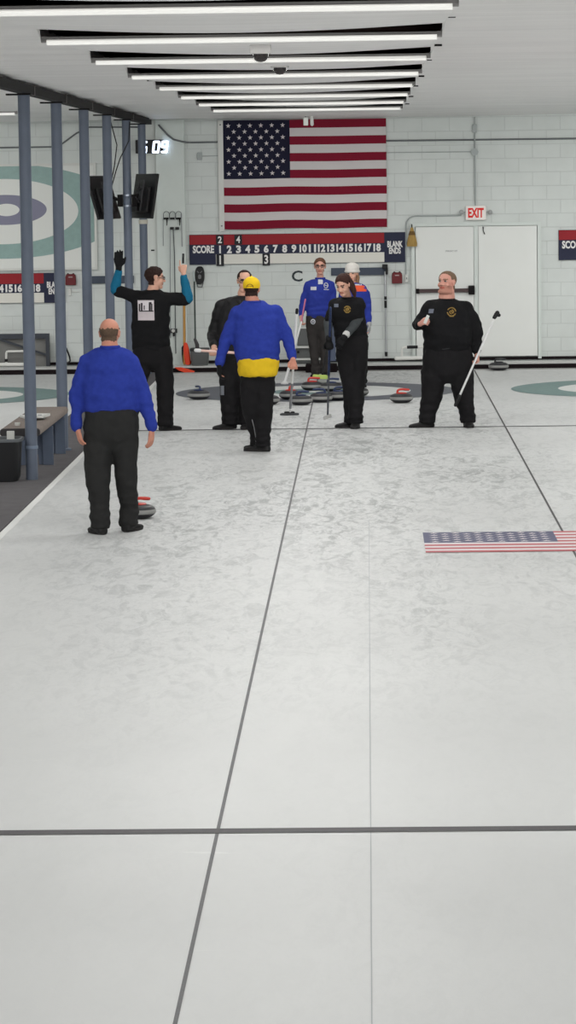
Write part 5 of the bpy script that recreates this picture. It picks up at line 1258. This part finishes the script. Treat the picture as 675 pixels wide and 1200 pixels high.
person(dict(seed=7, Y=35.6, root=(412, 0), label='brown haired person in black with grey sleeves looking down, holding a navy broom', top=('tee_shirt', BKTEE), trm=BKPANT, shoe=.26,
    skin=('fair', (222,172,150)), hairm=('hair_auburn', (62,40,35)), head=(402.5, 334, -.12), neck=(406.5, 347, .0), hf=(-.42, -.80, -.42), hs=.98, nr=.048, hair=(hl_full, lambda a, b, h: .013), hairx=hx7, collar=(.064, -.022),
    torso=[(397,392,431,.13,0),(388,391,430.5,.135,0),(376,390,428.5,.13,0),(364,388,427,.14,-.02),(356,388.5,425,.12,-.02),(351.5,394,421,.10,-.01),(348.5,399.5,414,.07,0)],
    hips=[(424,396,431,.13,0),(412,394,432,.145,0),(402,392.5,432,.145,0),(393,392,431,.135,0)],
    legs=[dict(j=[(405,414,0),(409,447,0),(411.5,486,.03)], r=(.115,.092,.078), toe=(-.92,-.3)), dict(j=[(420,414,0),(418.5,447,0),(416.8,487,-.08)], r=(.112,.094,.082), toe=(-.1,-1))],
    arms=[dict(j=[(391.5,357,0),(384.5,378,-.05),(385,395,-.18)], r=(.072,.056,.040), upto=.42, under=GREYS, hand=dict(w=(385.4,398.5,-.22), d=(.1,-.1,-1), n=(-.2,.9,0), s=(-1,-.2,0), curl=(60,70,45), thumb=40, glove=GLV, size=.98)),
          dict(j=[(422,356,0),(420,375,-.05),(405.5,392.5,-.25)], r=(.076,.062,.040), upto=.42, under=GREYS, cuff=mat('white_cuff', (200,200,198), .7), hand=dict(w=(403,396,-.28), d=(-.6,-.15,-.9), n=(.1,.8,-.2), s=(-1,0,.5), curl=(25,35,25), glove=GLV, size=.95))], extra=x7))

# 8 big man in black
def x8(root, tree, ttree, top, tro, hc, hf, hs, Y):
    m = MB(); decal(m, tree, 502.8, 362, 508.6, 367, 0, 4, .006, -1.0); build('name_tag', m, TAGG, top)
    m = MB(); emblem(m, tree, 529.2, 365.5, 4.9); build('gold_emblem', m, GOLD, top)
    m = MB(); stroke(m, ttree, [(503, 407.5), (511, 408.8), (520, 409), (530, 407.6)], .009, .004); build('waist_tie', m, mat('tie_dark', (44,44,48), .7), tro)
person(dict(seed=8, Y=35.5, root=(522, 0), label='large person in a black shirt and black trousers standing with feet apart, head turned left', top=('shirt', BKTEE), trm=BKPANT,
    skin=('pink', (216,158,142)), hairm=('hair_lightgrey', (122,100,82)), head=(523.5, 331.5, -.02), neck=(523.5, 348, .0), hf=(-.58, -.80, .10), hs=1.05, nr=.076, chin=.010, hair=(hl_high, flat(.009)), stubble=1, hw=1.13, collar=(.084, -.028),
    torso=[(411,496.5,552.5,.19,0),(400,495.5,553,.23,-.01),(388,495.5,553,.235,-.02),(374,497,552.5,.22,-.01),(362,499.5,550.5,.17,0),(355,505,545,.13,0),(350.5,513,535,.09,0)],
    hips=[(449,500,550,.15,0),(438,494.5,555,.19,0),(422,494.5,555.5,.20,0),(405,496,552.5,.19,0)],
    legs=[dict(j=[(508.5,436,0),(506.3,463,0),(500.5,488,.0)], r=(.146,.122,.090), toe=(-.95,-.3)), dict(j=[(540.5,436,0),(543,463,0),(548,488,0)], r=(.142,.118,.084), toe=(.12,-1))],
    arms=[dict(j=[(503,361,0),(489.8,381,.0),(491.5,380.5,-.20)], r=(.092,.068,.050), hand=dict(w=(492.5,379.5,-.25), d=(.3,-.6,.25), n=(.7,.2,-.2), s=(0,-.4,1), curl=(50,55,35), thumb=40, size=1.05)),
          dict(j=[(546,361,0),(559.5,386,.0),(558.6,411,-.03)], r=(.098,.072,.053), hand=dict(w=(558.7,414,-.04), d=(.0,-.1,-1), n=(-.7,-.5,0), s=(-.3,-1,0), curl=(50,60,40), thumb=45, size=1.05))], extra=x8))
p = at(500.5, 371, 35.15); m = MB(); m.obox(p, (.014,0,.03), (0,.008,0), (-.018,0,.012))
a = at(497.5, 379, 35.13); b_2 = at(502, 369.5, 35.13); dv = (b_2-a)
m = MB(); nn = V((dv.z, 0, -dv.x)).normalized(); m.obox((a+b_2)/2, dv*.5, nn*.017, V((0, .004, 0)))
single('white_card', ((a+b_2)/2)-V((0, 0, .05)), m, WHITE, 'small white card in the raised hand of the large person in black', 'card', bevel=.002)

# ------------------------------------------------------------------ output look
vs_ = scene.view_settings; vs_.view_transform = 'Standard'; vs_.look = 'None'; vs_.gamma = 1; vs_.exposure = -0.70; vs_.use_curve_mapping = False
